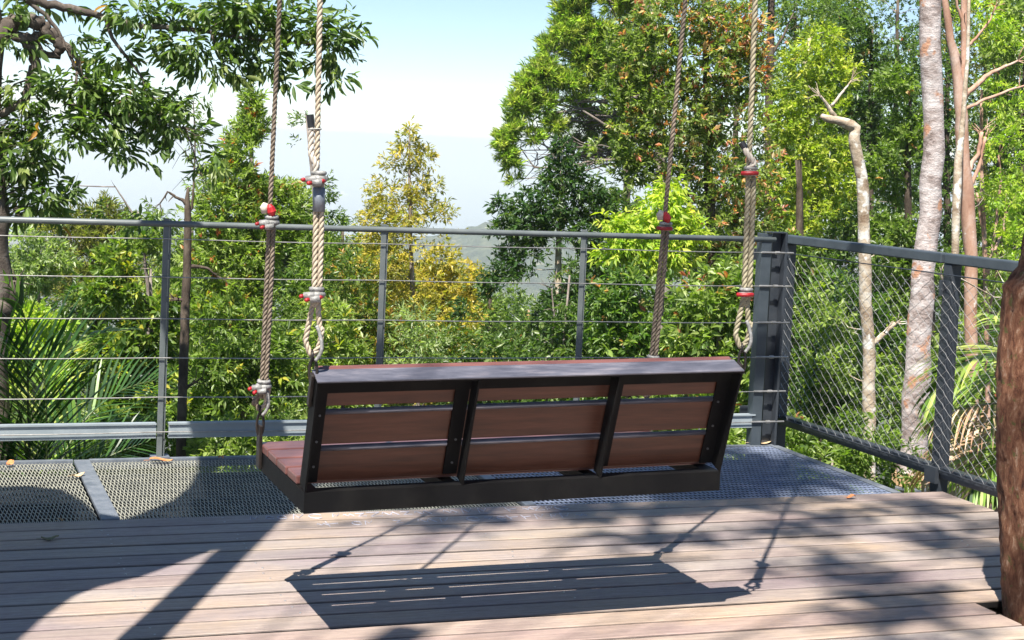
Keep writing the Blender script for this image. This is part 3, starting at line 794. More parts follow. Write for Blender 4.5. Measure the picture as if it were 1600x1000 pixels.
def hill():
    from mathutils import noise as mn
    cdir = .351+(-50)/2579.; nx, ny = 230, 130; V = []
    for i in range(nx+1):
        for j in range(ny+1):
            a = cdir + (i/nx-.5)*.62; r = 950+900*(j/ny)
            x, y = sin(a)*r, cos(a)*r
            u = (r-950)/900; ridge = math.exp(-((u-.62)/.33)**2)
            s = (a-cdir)
            crest = -84 - 170*abs(s-.01)**1.15 + 9*sin(s*23+.4) + 4*sin(s*61)
            base = -158; z = base + (crest-base)*ridge
            p = Vector((x/34, y/34, 0)); z += 9*mn.noise(p*.25)*ridge + 4*abs(mn.noise(p)) + 5*abs(mn.noise(p*2.2)) + 2.5*mn.noise(p*5)
            e = min(i/14, (nx-i)/14, j/8, (ny-j)/6, 1); z = z*e + (-200)*(1-e)
            V.append((x, y, z))
    Fs = [(i*(ny+1)+j, (i+1)*(ny+1)+j, (i+1)*(ny+1)+j+1, i*(ny+1)+j+1) for i in range(nx) for j in range(ny)]
    me = bpy.data.meshes.new('hill'); me.from_pydata(V, [], Fs)
    mt, t, b = mat('hill_forest', rough=.9, spec=.1); n = noise(t, coords(t, (.03, .03, .03)), 2.2, 7, .7)
    r = ramp(t, n.outputs[0], [(.35, (.012, .022, .012)), (.5, (.03, .045, .02)), (.62, (.07, .08, .04)), (.7, (.22, .19, .12))]); t.links.new(r.outputs[0], b.inputs['Base Color'])
    me.materials.append(mt); o = bpy.data.objects.new('hill', me); COL.objects.link(o); o['kind'] = 'structure'
hill()
def sea():
    me = bpy.data.meshes.new('sea'); me.from_pydata([(-110000, 3600, -250), (110000, 3600, -250), (110000, 110000, -250), (-110000, 110000, -250)], [], [(0, 1, 2, 3)])
    mt, t, b = mat('sea_water', (.02, .07, .10), .18); n = noise(t, coords(t, (.01, .01, .01)), 1, 6, .7); bump(t, b, n.outputs[0], .4, 1.5)
    me.materials.append(mt); o = bpy.data.objects.new('sea', me); COL.objects.link(o); o['kind'] = 'structure'
sea()
def ship():
    d = onz(537, 305, -249); root = thing('ship', 'tiny white ship far out on the hazy sea', 'ship', None, d)
    b = MB(); L, W, H = 18, 6, 7; o = Vector(d)
    b.add([o+Vector(p) for p in [(-L, -W, 0), (L*.7, -W, 0), (L, 0, 0), (L*.7, W, 0), (-L, W, 0), (-L*1.05, -W, H), (L*.8, -W, H), (L*1.2, 0, H*1.2), (L*.8, W, H), (-L*1.05, W, H)]],
          [(0, 1, 6, 5), (1, 2, 7, 6), (2, 3, 8, 7), (3, 4, 9, 8), (4, 0, 5, 9), (5, 6, 7, 8, 9), (4, 3, 2, 1, 0)])
    part(b, 'hull', M['white'], root)
    b = MB(); b.box(o.x-L*.8, o.x+L*.1, o.y-W*.7, o.y+W*.7, o.z+H+.01, o.z+H*2); b.box(o.x-L*.6, o.x-L*.1, o.y-W*.5, o.y+W*.5, o.z+H*2+.01, o.z+H*2.6); part(b, 'cabin', M['white'], root)
ship()
def haze():
    b = MB(); b.box(-112000, 112000, -3000, 112000, -262, 16)
    mt = bpy.data.materials.new('haze_air'); mt.use_nodes = True; t = mt.node_tree; t.nodes.clear()
    v = t.nodes.new('ShaderNodeVolumePrincipled'); v.inputs['Color'].default_value = (.92, .98, 1, 1); v.inputs['Density'].default_value = HAZE; v.inputs['Anisotropy'].default_value = .2
    o = t.nodes.new('ShaderNodeOutputMaterial'); t.links.new(v.outputs[0], o.inputs['Volume'])
    ob = b.build('haze', mt); ob['kind'] = 'stuff'
HAZE = 3.6e-4
haze()

# ------------------------------------------------------------------ trees and shrubs
def T(name, label, cat, Y, trunk, blobs, **k):
    x0, y0, r0 = trunk[0][:3]; Y0 = trunk[0][3] if len(trunk[0]) > 3 else Y
    a = at(x0, y0, Y0); g = gz(a[0], a[1]) - .05
    if a[2] > g:      # carry the stem on down into the ground
        s = mpp(a); trunk = [(x0, y0+(a[2]-g)/s, r0*1.15, Y0)] + list(trunk)
    return tree(name, label, cat, Y, trunk, blobs, **k)
GT = 'trees beyond the cable fence'; GS = 'shrubs beyond the cable fence'; GB = 'background trees on the right'; GD = 'trees down the slope'

# 1 the overhanging tree at the left
T('overhanging_tree', 'dark leafy tree at the left edge with crooked limbs reaching over the fence', 'tree', 8.7,
  [(-18, 760, 30), (-14, 600, 27), (-10, 520, 24), (-8, 460, 26), (-8, 400, 22), (-10, 340, 21), (-14, 250, 20), (-20, 150, 19), (-10, 60, 18), (-30, -60, 15)],
  [(45, 150, 60, 35, 0, .55), (30, 235, 60, 55), (90, 215, 60, 50), (150, 195, 55, 45), (60, 310, 62, 38), (120, 135, 55, 32, 0, .8), (190, 150, 60, 32), (245, 185, 50, 26),
   (200, 240, 45, 22, 0, .7), (300, 75, 75, 22), (215, 22, 75, 22), (330, 105, 60, 20), (385, 40, 60, 35), (420, 95, 50, 24), (470, 40, 60, 38), (520, 75, 40, 38, 0, .9),
   (350, 14, 90, 18), (545, 40, 22, 30, 0, .4), (290, 215, 50, 32, 0, .5), (268, 160, 36, 22), (20, 60, 40, 50, 0, .3), (520, 125, 30, 16, 0, .6), (130, 265, 40, 30, 0, .8), (445, 130, 30, 14, 0, .7),
   (330, 250, 26, 30, 0, .35), (235, 345, 60, 18, .5, .35), (60, 0, 70, 22, 0, .7), (160, 330, 20, 10, 0, .3), (110, 60, 40, 14, 0, .25), (180, 90, 50, 24, 0, .6)],
  limbs=[[(-14, 60, 20), (12, 40, 15), (40, 30, 12), (60, 36, 11), (72, 52, 10), (88, 62, 9), (96, 74, 8), (90, 86, 6), (72, 86, 5), (62, 80, 4), (58, 66, 3)],
         [(-8, 45, 12), (20, 52, 9), (40, 62, 9), (62, 58, 9)], [(42, 64, 8), (52, 84, 9), (56, 104, 8), (46, 122, 7), (43, 148, 7), (30, 166, 6), (0, 178, 6)],
         [(30, -8, 8), (75, 6, 7), (120, 16, 6), (170, 30, 5), (230, 42, 4.5), (300, 46, 3.5), (360, 56, 3), (430, 66, 2.5), (520, 70, 1.4)],
         [(40, 0, 4), (70, 22, 3.5), (90, 48, 3), (106, 80, 3), (120, 110, 2.5)], [(88, 60, 6), (112, 78, 5), (122, 96, 4), (128, 116, 3), (160, 160, 2)],
         [(165, 30, 4), (175, 60, 3), (215, 110, 2), (250, 170, 1.3)], [(330, 52, 2), (345, 90, 1.4)], [(100, 160, 3), (170, 180, 2), (290, 200, 1.2), (310, 260, 1)],
         [(-8, 485, 24), (8, 462, 19), (20, 446, 14), (24, 443, 11)]],
  dens=8.2, fine=False, K=7, L=.075, wr=.30, pal=[(.09, .15, .035), (.12, .19, .05), (.16, .23, .06), (.27, .32, .11), (.05, .09, .025)], w=[3, 3, 2, 1, 2], droop=.75, spread=.8, kind='oval', bark='bark_limb',
  twigs=330, twigr=.0022, depth=.8, gap=.05, up=.5, gsc=2.4, flush=([(.42, .22, .06)], .02, .8))
# 2 conical tree
T('conical_tree', 'dense cone shaped light green tree behind the left ropes', 'tree', 14,
  [(398, 700, 7), (396, 500, 6), (393, 300, 4), (392, 150, 2)],
  [(392, 160, 16, 22, 0, 1.4), (394, 195, 28, 26), (385, 235, 46, 34), (372, 280, 62, 40), (425, 275, 44, 38), (365, 330, 72, 40), (440, 320, 60, 40), (360, 395, 80, 50), (455, 390, 60, 50), (380, 470, 90, 55), (470, 470, 60, 50), (410, 550, 100, 60), (420, 640, 110, 60)],
  dens=58, K=8, L=.085, wr=.30, pal='light', w=[3, 3, 2, 2], flush=([(.40, .12, .05), (.34, .30, .06)], .07, .4), spread=.9, droop=.0, twigs=130, gap=-.05, bark='twig')
T('slender_tree', 'thin sparse tree between the near left rope and the open sky', 'tree', 13.2,
  [(505, 700, 4), (500, 480, 3.4), (490, 300, 2.4), (478, 180, 1)],
  [(475, 190, 20, 16), (478, 225, 24, 24), (500, 250, 16, 16, 0, .6), (492, 290, 30, 28), (500, 335, 36, 34), (530, 345, 18, 12, 0, .6), (505, 400, 44, 44), (490, 470, 50, 50)],
  dens=40, K=7, L=.075, wr=.26, pal='green', spread=.85, twigs=90, gap=.12, bark='twig', twigr=.004)
# 3 yellow tree
T('yellowish_tree', 'airy yellow green tree standing alone against the sky behind the fence', 'tree', 19,
  [(655, 700, 6), (650, 560, 5), (642, 400, 3.4), (640, 280, 2.2), (640, 200, 1)],
  [(642, 203, 14, 12), (632, 225, 24, 18), (660, 245, 26, 18), (622, 262, 34, 22), (655, 290, 36, 24), (600, 300, 36, 24), (640, 325, 60, 28), (590, 345, 40, 26), (690, 335, 24, 18, 0, .7), (640, 375, 80, 34), (600, 410, 60, 36), (680, 425, 45, 34),
   (615, 470, 75, 44), (670, 500, 50, 44), (620, 550, 80, 44)],
  dens=34, K=7, L=.10, wr=.30, pal='yellow', w=[3, 2, 3, 1.4], spread=.9, droop=.25, twigs=170, gap=.08, gsc=3.6, bark='twig', twigr=.005, shell=.2)
# 4 dead snag
T('dead_snag', 'dark slender snag with short broken side branches left of the conical tree', 'tree', 9.6,
  [(283, 740, 8), (284, 640, 7.5), (288, 520, 7), (292, 430, 6.5), (293, 340, 5.5), (292, 310, 4), (294, 292, 1.5)], [(300, 200, 26, 60, .6, .5), (265, 320, 40, 20, .3, .8), (310, 300, 20, 40, .3, .5)],
  limbs=[[(292, 318, 4), (282, 312, 2.4), (272, 306, 2), (262, 300, 1.5), (250, 318, 1)], [(293, 416, 4), (312, 417, 2.6), (326, 420, 2), (340, 432, 1)], [(290, 345, 3), (300, 325, 2), (303, 290, 1.6), (305, 230, 1.2), (302, 160, .7)], [(288, 470, 3), (272, 466, 2)], [(284, 612, 3), (300, 600, 2), (316, 590, 1)]],
  dens=16, K=6, L=.07, wr=.25, pal='green', droop=.6, bark='bark_dark', twigs=30, twigr=.002, gap=.1)
# 5 casuarina
def casu():
    Y = 21; tufts = [(905, 18, 40, 24), (880, 45, 26, 26), (945, 50, 42, 34), (918, 88, 34, 26), (862, 80, 20, 26), (850, 112, 26, 22), (885, 125, 24, 20), (828, 135, 22, 22), (812, 165, 20, 22), (848, 160, 20, 20, 0, .8), (797, 200, 18, 22),
             (790, 235, 14, 18), (800, 255, 14, 12, 0, .7), (980, 20, 40, 24), (1010, 50, 30, 30, 0, .8), (930, 125, 26, 18, 0, .8), (868, 195, 26, 18, 0, .5), (960, 100, 34, 24, 0, .6), (835, 215, 18, 14, 0, .5), (900, 160, 24, 18, 0, .4), (940, -20, 70, 24), (1000, 0, 70, 30, .5), (990, 90, 30, 40, .5, .5), (805, 280, 12, 10, 0, .3), (780, 215, 8, 20, 0, .5), (930, 180, 50, 40, .8, .28), (960, 220, 50, 34, .8, .3), (900, 230, 40, 34, .8, .2), (1000, 140, 40, 60, .9, .4)]
    rnd = random.Random(6); limbs = []
    ox = [(1015, 60), (1020, 120), (1030, 180), (1040, 240)]
    for b in tufts:
        o = min(ox, key=lambda q: abs(q[1]-b[1]-30)); mx, my = (o[0]*.5+b[0]*.5+rnd.uniform(-15, 15), o[1]*.5+b[1]*.5+rnd.uniform(0, 22))
        limbs.append([(o[0], o[1], 1.8, Y+.8), ((o[0]+mx)/2, (o[1]+my)/2+rnd.uniform(-22, 22), 1.5, Y+.6), (mx, my, 1.2, Y+.3), ((mx+b[0])/2, (my+b[1])/2+rnd.uniform(-12, 12), .9), (b[0], b[1], .6)])
        for _ in range(6):
            a = rnd.random(); sx, sy = mx*(1-a)+b[0]*a, my*(1-a)+b[1]*a; e = (sx+rnd.uniform(-60, 20), sy+rnd.uniform(-30, 40))
            limbs.append([(sx, sy, .8, Y+rnd.uniform(.2, .6)), ((sx+e[0])/2+rnd.uniform(-6, 6), (sy+e[1])/2+rnd.uniform(-2, 10), .55, Y+rnd.uniform(.2, .8)), (e[0], e[1], .3, Y+rnd.uniform(.2, .9))])
    for k in range(130):
        sx, sy = rnd.uniform(880, 1020), rnd.uniform(60, 270); e = (sx-rnd.uniform(20, 90), sy+rnd.uniform(-30, 35))
        limbs.append([(sx, sy, .8, Y+rnd.uniform(.1, 1.2)), ((sx+e[0])/2, (sy+e[1])/2+rnd.uniform(-12, 12), .55, Y+rnd.uniform(.1, 1.2)), (e[0], e[1], .25, Y+rnd.uniform(.1, 1.2))])
    limbs += [[(1030, 230, 3.5), (960, 205, 2.4), (905, 170, 1.8), (850, 180, 1)], [(1030, 250, 3), (930, 250, 2), (880, 262, 1.6), (850, 225, 1.2), (838, 190, .8)], [(1010, 150, 4), (940, 158, 3), (880, 155, 2), (830, 190, 1)], [(880, 262, 1.6), (835, 262, 1.1), (812, 230, .8)]]
    T('fine_needled_tree', 'tall tree with rounded tufts of fine bright needles and bare grey twigs inside', 'tree', Y,
      [(1045, 700, 12), (1040, 400, 10), (1030, 200, 8), (1010, 0, 6), (1000, -80, 4)], tufts, limbs=limbs, dens=85, K=26, L=.15, wr=.030, pal='casu', spread=.7, droop=-.3, up=.3, leafmat='needle', bark='twig',
      twigs=170, twigr=.0035, gap=.10, shell=.1, depth=.8, twig=.35, gsc=5)
casu()
# 6 dark tree
T('dark_green_tree', 'dark green drooping tree just left of the lime coloured sapling', 'tree', 15.5,
  [(872, 700, 7), (870, 560, 6), (872, 420, 5), (876, 300, 3), (878, 230, 1.5)],
  [(882, 238, 20, 24), (872, 275, 32, 28), (905, 290, 36, 30), (850, 320, 48, 34), (930, 320, 40, 34), (800, 332, 34, 20, 0, .7), (780, 320, 18, 12, 0, .5), (825, 355, 48, 28), (890, 365, 64, 38), (780, 360, 26, 14, 0, .5), (840, 410, 70, 44), (910, 430, 60, 44), (800, 450, 50, 36), (860, 490, 90, 50), (760, 500, 60, 44), (850, 560, 110, 50), (765, 430, 22, 20, 0, .5)],
  dens=32, K=8, L=.10, wr=.34, pal=[(.03, .07, .02), (.045, .10, .028), (.07, .13, .03), (.14, .20, .045)], w=[3, 3, 2, 1.2], droop=.45, twigs=140, bark='bark_mott', gap=.02, gsc=2.6)
# 7 lime sapling
T('lime_sapling', 'bright lime sapling with drooping young leaves around the far right rope', 'tree', 12.3,
  [(1030, 700, 4), (1035, 450, 3), (1042, 280, 1.5)],
  [(1045, 285, 26, 26), (1035, 325, 42, 30), (1060, 360, 46, 30), (1000, 365, 52, 30), (965, 395, 36, 26, 0, .8), (1030, 400, 60, 30, 0, .8), (960, 350, 26, 16, 0, .6)],
  dens=32, K=8, L=.10, wr=.33, pal='lime', w=[3, 3, 3, 1.5], droop=.85, twigs=60, gap=-.05, leafmat='leaf_soft', bark='twig')
# 8 red flush tree
T('red_tipped_tree', 'large tree flushed with orange red new leaves rising between the right ropes', 'tree', 13.6,
  [(1118, 700, 11), (1115, 500, 10), (1110, 350, 8), (1105, 180, 6), (1100, -40, 4)],
  [(1060, 20, 80, 45), (1140, 40, 60, 50), (1000, 70, 55, 44), (1090, 100, 80, 55), (1165, 110, 44, 50), (1000, 140, 60, 48), (1060, 180, 80, 55), (1140, 190, 60, 55), (985, 215, 44, 44), (1040, 255, 64, 44), (1120, 265, 70, 55), (1180, 250, 36, 60), (1110, 340, 80, 50), (1180, 340, 40, 40), (1130, 410, 80, 40), (985, 270, 34, 34, 0, .6), (960, 180, 26, 30, 0, .6), (950, 235, 34, 24, 0, .6), (975, 120, 34, 40, 0, .7)],
  dens=30, K=8, L=.088, wr=.36, pal=[(.16, .23, .05), (.22, .29, .08), (.30, .34, .13), (.08, .13, .03)], flush=(RED, .34, .3), tintf=lambda C: np.clip(.55+1.5*field(C, 1.7, 3), .05, 2.), spread=.95, droop=-.05, twigs=200, bark='bark_dark', gap=.0, twigmat='twig')
# 9 big leaved glossy shrubs at the fence
T('glossy_shrub', 'broad leaved shrub with a few red tips behind the right end of the cable fence', 'shrub', 9.4,
  [(1120, 760, 4), (1120, 600, 3), (1125, 430, 1.5)], [(1155, 430, 44, 34), (1110, 470, 60, 40), (1170, 500, 44, 44), (1100, 540, 70, 50), (1165, 580, 60, 50), (1080, 620, 90, 50), (1180, 660, 70, 44)],
  dens=17, K=8, L=.092, wr=.36, pal='light', w=[3, 2, 1, 3], flush=(RED, .09, .6), droop=.15, kind='oval', twigs=60, gap=-.05, group=GS, bark='twig')
T('glossy_shrub', 'mid green glossy shrub below the far right rope', 'shrub', 10.2,
  [(1000, 760, 4), (1000, 600, 3), (1000, 450, 1.5)], [(1000, 440, 54, 30), (960, 475, 50, 36), (1030, 490, 60, 40), (980, 530, 70, 44), (1050, 560, 70, 44), (990, 610, 110, 50)],
  dens=22, K=8, L=.085, wr=.36, pal=[(.05, .11, .025), (.09, .17, .035), (.14, .22, .05), (.22, .30, .07)], flush=(RED, .05, .6), droop=.25, kind='oval', twigs=50, gap=-.05, group=GS, bark='twig')
T('glossy_shrub', 'deep green shrub low in the middle of the fence with pale bare twigs', 'shrub', 11.0,
  [(840, 760, 5), (850, 600, 4), (880, 540, 2), (890, 430, 1.5)], [(900, 500, 54, 34), (870, 560, 70, 40), (780, 560, 60, 40), (830, 620, 120, 50), (730, 600, 60, 44), (930, 590, 60, 44)],
  limbs=[[(800, 580, 2.2), (850, 562, 2), (895, 532, 1.5)], [(862, 540, 2), (866, 500, 1.6), (862, 450, 1)], [(760, 590, 1.5), (790, 570, 1.2), (815, 566, 1)]],
  dens=24, K=7, L=.080, wr=.34, pal='dark', w=[2, 3, 3, 2], droop=.3, kind='oval', twigs=120, twigmat='twig', gap=.08, group=GS, bark='twig')
T('glossy_shrub', 'olive and yellow shrub in front of the airy yellow tree', 'shrub', 12.5,
  [(590, 780, 4), (590, 620, 3), (590, 480, 1.5)], [(545, 420, 30, 36, 0, .7), (560, 480, 46, 40), (610, 520, 56, 44), (670, 550, 50, 40), (560, 560, 70, 50), (640, 610, 90, 50), (700, 530, 44, 30), (520, 520, 40, 40)],
  dens=26, K=7, L=.082, wr=.30, pal=[(.09, .15, .03), (.14, .20, .04), (.20, .22, .05), (.05, .10, .02)], flush=([(.42, .28, .05), (.38, .20, .06)], .16, .3), droop=.15, twigs=60, gap=-.02, group=GS, bark='twig')
T('glossy_shrub', 'silvery olive shrub behind the middle fence post', 'shrub', 11.5,
  [(660, 780, 3), (655, 640, 2.4), (650, 540, 1.2)], [(650, 500, 34, 26, 0, .7), (660, 540, 44, 30), (640, 590, 60, 40), (690, 620, 60, 40)],
  dens=26, K=7, L=.075, wr=.22, pal='pale', droop=.1, twigs=60, gap=.0, group=GS, bark='twig')
# left shrubs
T('round_leaf_shrub', 'sunny round leaved shrub left of the dead snag', 'shrub', 12,
  [(240, 780, 5), (238, 600, 4), (235, 420, 2)], [(235, 385, 50, 28), (190, 410, 44, 30), (265, 410, 36, 34), (215, 440, 60, 34), (170, 455, 40, 30), (255, 470, 44, 40), (225, 520, 60, 44), (180, 560, 60, 44), (240, 600, 70, 50), (180, 660, 90, 50)],
  dens=28, K=7, L=.085, wr=.46, pal=[(.10, .17, .03), (.16, .24, .04), (.24, .30, .06), (.05, .10, .02)], flush=(YEL, .1, .3), kind='oval', twigs=70, droop=.0, gap=.0, group=GS, bark='twig')
T('dark_shrub', 'dark shrub in shade behind the palm fronds', 'shrub', 13.5,
  [(150, 780, 5), (150, 600, 4), (150, 480, 2)], [(135, 470, 50, 30), (165, 500, 50, 34), (110, 530, 60, 44), (160, 570, 60, 44), (100, 620, 80, 50)],
  dens=26, K=7, L=.085, wr=.36, pal='dark', twigs=60, gap=.0, group=GS)
T('pale_shrub', 'pale grey green shrub at the far left below the rail', 'shrub', 15,
  [(60, 780, 5), (60, 600, 4), (60, 400, 2)], [(45, 375, 40, 24), (85, 395, 44, 30), (40, 420, 50, 36), (95, 440, 44, 34), (55, 475, 60, 40), (30, 530, 60, 44), (90, 560, 70, 50), (50, 640, 80, 60)],
  dens=28, K=8, L=.085, wr=.36, pal='pale', twigs=80, gap=.0, group=GS, bark='twig')
T('yellow_shrub', 'yellow green low shrub beside the stub of the left trunk', 'shrub', 12.8,
  [(50, 780, 4), (52, 640, 3), (55, 520, 1.5)], [(45, 500, 40, 26), (75, 520, 36, 26), (30, 545, 50, 34), (60, 590, 60, 40)],
  dens=26, K=8, L=.085, wr=.40, pal='lime', w=[2, 1, 3, .6], twigs=40, group=GS, bark='twig')
T('feathery_tree', 'feathery olive conifer top showing above the left rail', 'tree', 25,
  [(165, 700, 5), (165, 450, 4), (168, 320, 2)], [(168, 322, 18, 14), (150, 340, 30, 18), (190, 345, 26, 16), (110, 345, 34, 16), (80, 355, 34, 16), (130, 370, 60, 26), (180, 385, 40, 26), (130, 410, 70, 30), (150, 450, 90, 40), (210, 420, 40, 30, 0, .7)],
  dens=40, K=9, L=.17, wr=.14, pal='olive', leafmat='needle', droop=-.2, twigs=120, gap=.0, group=GT, bark='bark_dark', twigr=.006)
T('weeping_tree', 'small weeping tree with hanging leaf sprays right of the conifer top', 'tree', 17,
  [(232, 700, 4), (232, 450, 3), (215, 330, 1.5)], [(225, 345, 32, 18, 0, .8), (250, 355, 34, 20), (215, 370, 36, 20), (262, 385, 30, 22, 0, .8), (325, 400, 30, 40, 0, .7)],
  limbs=[[(228, 400, 2), (205, 330, 1.5), (180, 292, 1), (120, 290, .7)]], dens=30, K=7, L=.12, wr=.2, pal='green', droop=1.0, twigs=60, gap=.1, group=GT, bark='twig', twigr=.003)
T('leafy_shrub', 'mid green shrub filling the foot of the conical tree', 'shrub', 10.6,
  [(380, 800, 5), (380, 650, 3), (380, 560, 2)], [(345, 500, 44, 36), (400, 540, 60, 44), (340, 580, 60, 50), (430, 590, 60, 44), (380, 650, 110, 50), (310, 640, 50, 44), (470, 640, 60, 44)],
  dens=24, K=8, L=.080, wr=.32, pal='green', w=[3, 3, 2, 2], flush=(YEL, .06, .3), kind='oval', twigs=70, group=GS, bark='twig')
T('leafy_shrub', 'light shrub behind the doubled part of the near left rope', 'shrub', 12,
  [(500, 780, 4), (500, 620, 3), (500, 540, 2)], [(510, 500, 44, 36), (540, 560, 50, 44), (490, 580, 60, 44), (520, 640, 90, 50)],
  dens=26, K=8, L=.080, wr=.32, pal='light', flush=(YEL, .1, .3), twigs=50, group=GS, bark='twig')
for i, (x, Y, p, lb) in enumerate(((60, 9.6, 'dark', 'dark low undergrowth bush below the rail at the far left'), (230, 9.8, 'green', 'green undergrowth bush under the left fence post'), (420, 9.4, 'light', 'light undergrowth bush under the far left rope'), (600, 9.8, 'green', 'green undergrowth bush hidden mostly by the left half of the bench'),
                                   (800, 9.5, 'dark', 'dark undergrowth bush hidden mostly by the middle of the bench'), (990, 9.4, 'green', 'green undergrowth bush behind the right part of the bench'), (1180, 8.7, 'light', 'light undergrowth bush at the foot of the corner posts'),
                                   (1300, 8.6, 'green', 'green undergrowth bush below the mesh fence'))):
    T('undergrowth_bush', lb, 'bush', Y, [(x, 900, 4), (x, 720, 2)], [(x-60, 700, 70, 44), (x+30, 690, 70, 44), (x+90, 740, 70, 50), (x-20, 770, 110, 50), (x+60, 850, 110, 60), (x-60, 860, 90, 60)],
      dens=15, K=8, L=.075, wr=.34, pal=p, twigs=50, group='undergrowth bushes at the foot of the fence', bark='twig', kind='oval')
# 10 bright crown
T('bright_crowned_tree', 'bright yellow green tree top left of the crooked pale trunk', 'tree', 16,
  [(1262, 700, 7), (1262, 500, 6), (1262, 300, 5), (1265, 60, 3)],
  [(1285, 62, 40, 26), (1255, 95, 44, 30), (1300, 110, 44, 32), (1250, 150, 50, 34), (1225, 190, 34, 34), (1290, 165, 40, 30), (1245, 225, 48, 34), (1290, 240, 50, 34), (1235, 275, 44, 34), (1300, 290, 50, 36), (1260, 330, 60, 34), (1235, 370, 50, 30), (1200, 300, 26, 40, 0, .6)],
  dens=32, K=8, L=.095, wr=.38, pal=[(.26, .34, .045), (.35, .42, .06), (.45, .48, .09), (.14, .21, .03)], flush=(YEL, .1, .3), twigs=120, gap=.03, bark='bark_mott', leafmat='leaf_soft')
# 11 crooked trunk
T('crooked_trunk_tree', 'slender crooked tree with mottled pale trunk bent sharply near its broken top', 'tree', 10.4,
  [(1357, 760, 10), (1358, 640, 10), (1358, 560, 10), (1353, 470, 9.5), (1351, 380, 9.5), (1349, 300, 9), (1341, 250, 8.5), (1334, 218, 9), (1336, 200, 9), (1326, 194, 8), (1308, 188, 6.5), (1292, 185, 5.5), (1284, 181, 3.5)],
  [(1330, 430, 40, 36, .7), (1290, 440, 36, 30, .5), (1370, 480, 36, 30, .5), (1300, 500, 60, 40, .5), (1375, 400, 24, 24, .5, .7), (1345, 580, 60, 40, .6), (1290, 590, 50, 44, .4), (1390, 620, 30, 40, .5)],
  limbs=[[(1306, 186, 4), (1296, 168, 3), (1282, 150, 1.6)], [(1300, 165, 2.5), (1318, 142, 1.8), (1330, 126, 1)], [(1362, 540, 5), (1378, 524, 4), (1398, 505, 3.4)]],
  dens=24, K=8, L=.075, wr=.36, pal='light', w=[3, 2, 1.5, 3], kind='oval', bark='bark_mott', twigs=60, gap=.0)
# 12 pale gum
g = T('pale_gum_tree', 'thick pale straight tree with ringed bark behind the mesh fence', 'tree', 10.2,
  [(1424, 775, 23), (1428, 700, 22), (1430, 620, 21), (1434, 540, 20), (1440, 460, 19), (1446, 400, 18.5), (1454, 330, 17), (1458, 240, 16), (1458, 140, 16), (1455, 60, 16.5), (1452, -40, 16), (1450, -200, 14), (1455, -420, 8)],
  [(1400, -330, 120, 60), (1520, -380, 110, 60), (1450, -450, 120, 60)], dens=7, K=7, L=.12, bark='bark_gum', twigs=40)
# timber collar round its foot
def collar():
    c = at(1422, 748, 10.2); root = thing('timber_collar', 'small ring of pale new timber blocks round the foot of the pale gum trunk', 'timber collar', None, c)
    s = mpp(c); R_ = 25*s; p = MB(); n = 12
    for k in range(n):
        a = 2*pi*k/n; b_ = MB(); q = Vector(c)+Vector((cos(a), sin(a), 0))*R_; b_.bar(q-Vector((-sin(a), cos(a), 0))*R_*.22, q+Vector((-sin(a), cos(a), 0))*R_*.22, .03, .085); part(b_, 'block', M['collar'], root, bevel=.003)
    b_ = MB(); m_ = 24; V = []; 
    for k in range(m_):
        a = 2*pi*k/m_
        for r in (.105, R_*1.35):
            for z in (-.062, -.047): V.append(Vector(c)+Vector((cos(a)*r, sin(a)*r, z)))
    Fs = []
    for k in range(m_):
        l = (k+1) % m_; a, d = k*4, l*4
        Fs += [(a, a+2, d+2, d), (a+1, d+1, d+3, a+3), (a+2, a+3, d+3, d+2), (a, d, d+1, a+1)]
    b_.add(V, Fs); part(b_, 'ring_board', M['plate'], root)
collar()
# 13 pink trunks
T('pink_barked_tree', 'pinkish smooth barked tree forking near the top right of the pale gum', 'tree', 13,
  [(1522, 760, 10), (1520, 620, 10), (1518, 500, 10), (1516, 400, 10), (1512, 330, 11), (1506, 260, 11), (1503, 200, 10), (1500, 160, 9), (1494, 100, 7.5), (1484, 60, 6), (1476, 0, 5), (1470, -120, 4)],
  [(1560, 60, 50, 40, .6), (1580, 140, 44, 50, .6), (1570, 230, 40, 40, .5), (1530, 20, 44, 30, .6), (1560, 300, 40, 34, .4), (1590, 380, 40, 44, .3)],
  limbs=[[(1502, 165, 8), (1506, 120, 6.5), (1507, 60, 6), (1506, -60, 4)], [(1508, 150, 4.5), (1530, 128, 4), (1550, 113, 3), (1590, 95, 1.5)], [(1508, 170, 3), (1540, 155, 2.4), (1575, 142, 2), (1610, 130, 1)], [(1500, 96, 3), (1480, 40, 2.5), (1470, -20, 2)],
         [(1507, 75, 3), (1525, 60, 2), (1548, 30, 1.3), (1556, 10, 1)], [(1506, 40, 2.5), (1496, 10, 2), (1490, -30, 1.6)], [(1512, 270, 4), (1528, 240, 3.4), (1534, 206, 3)], [(1514, 300, 3), (1530, 262, 3), (1540, 214, 2.4)]],
  dens=20, K=7, L=.08, pal='lime', w=[2, .7, 3, .3], bark='bark_pink', twigs=70, twigmat='twig', gap=.08)
T('pink_barked_tree', 'thinner pale stem standing just left of the forked pinkish tree', 'tree', 12.4,
  [(1486, 760, 6.5), (1488, 560, 6.5), (1492, 430, 6), (1494, 330, 6.5), (1498, 250, 6), (1505, 180, 4), (1512, 90, 3), (1515, -40, 2)], [(1545, 470, 30, 30, .6, .6), (1560, 420, 30, 26, .5, .7)],
  limbs=[[(1490, 480, 3), (1478, 455, 2.6), (1470, 430, 2)], [(1488, 520, 2.5), (1474, 512, 2)]], dens=22, K=7, L=.08, pal='light', bark='bark_mott', twigs=20)
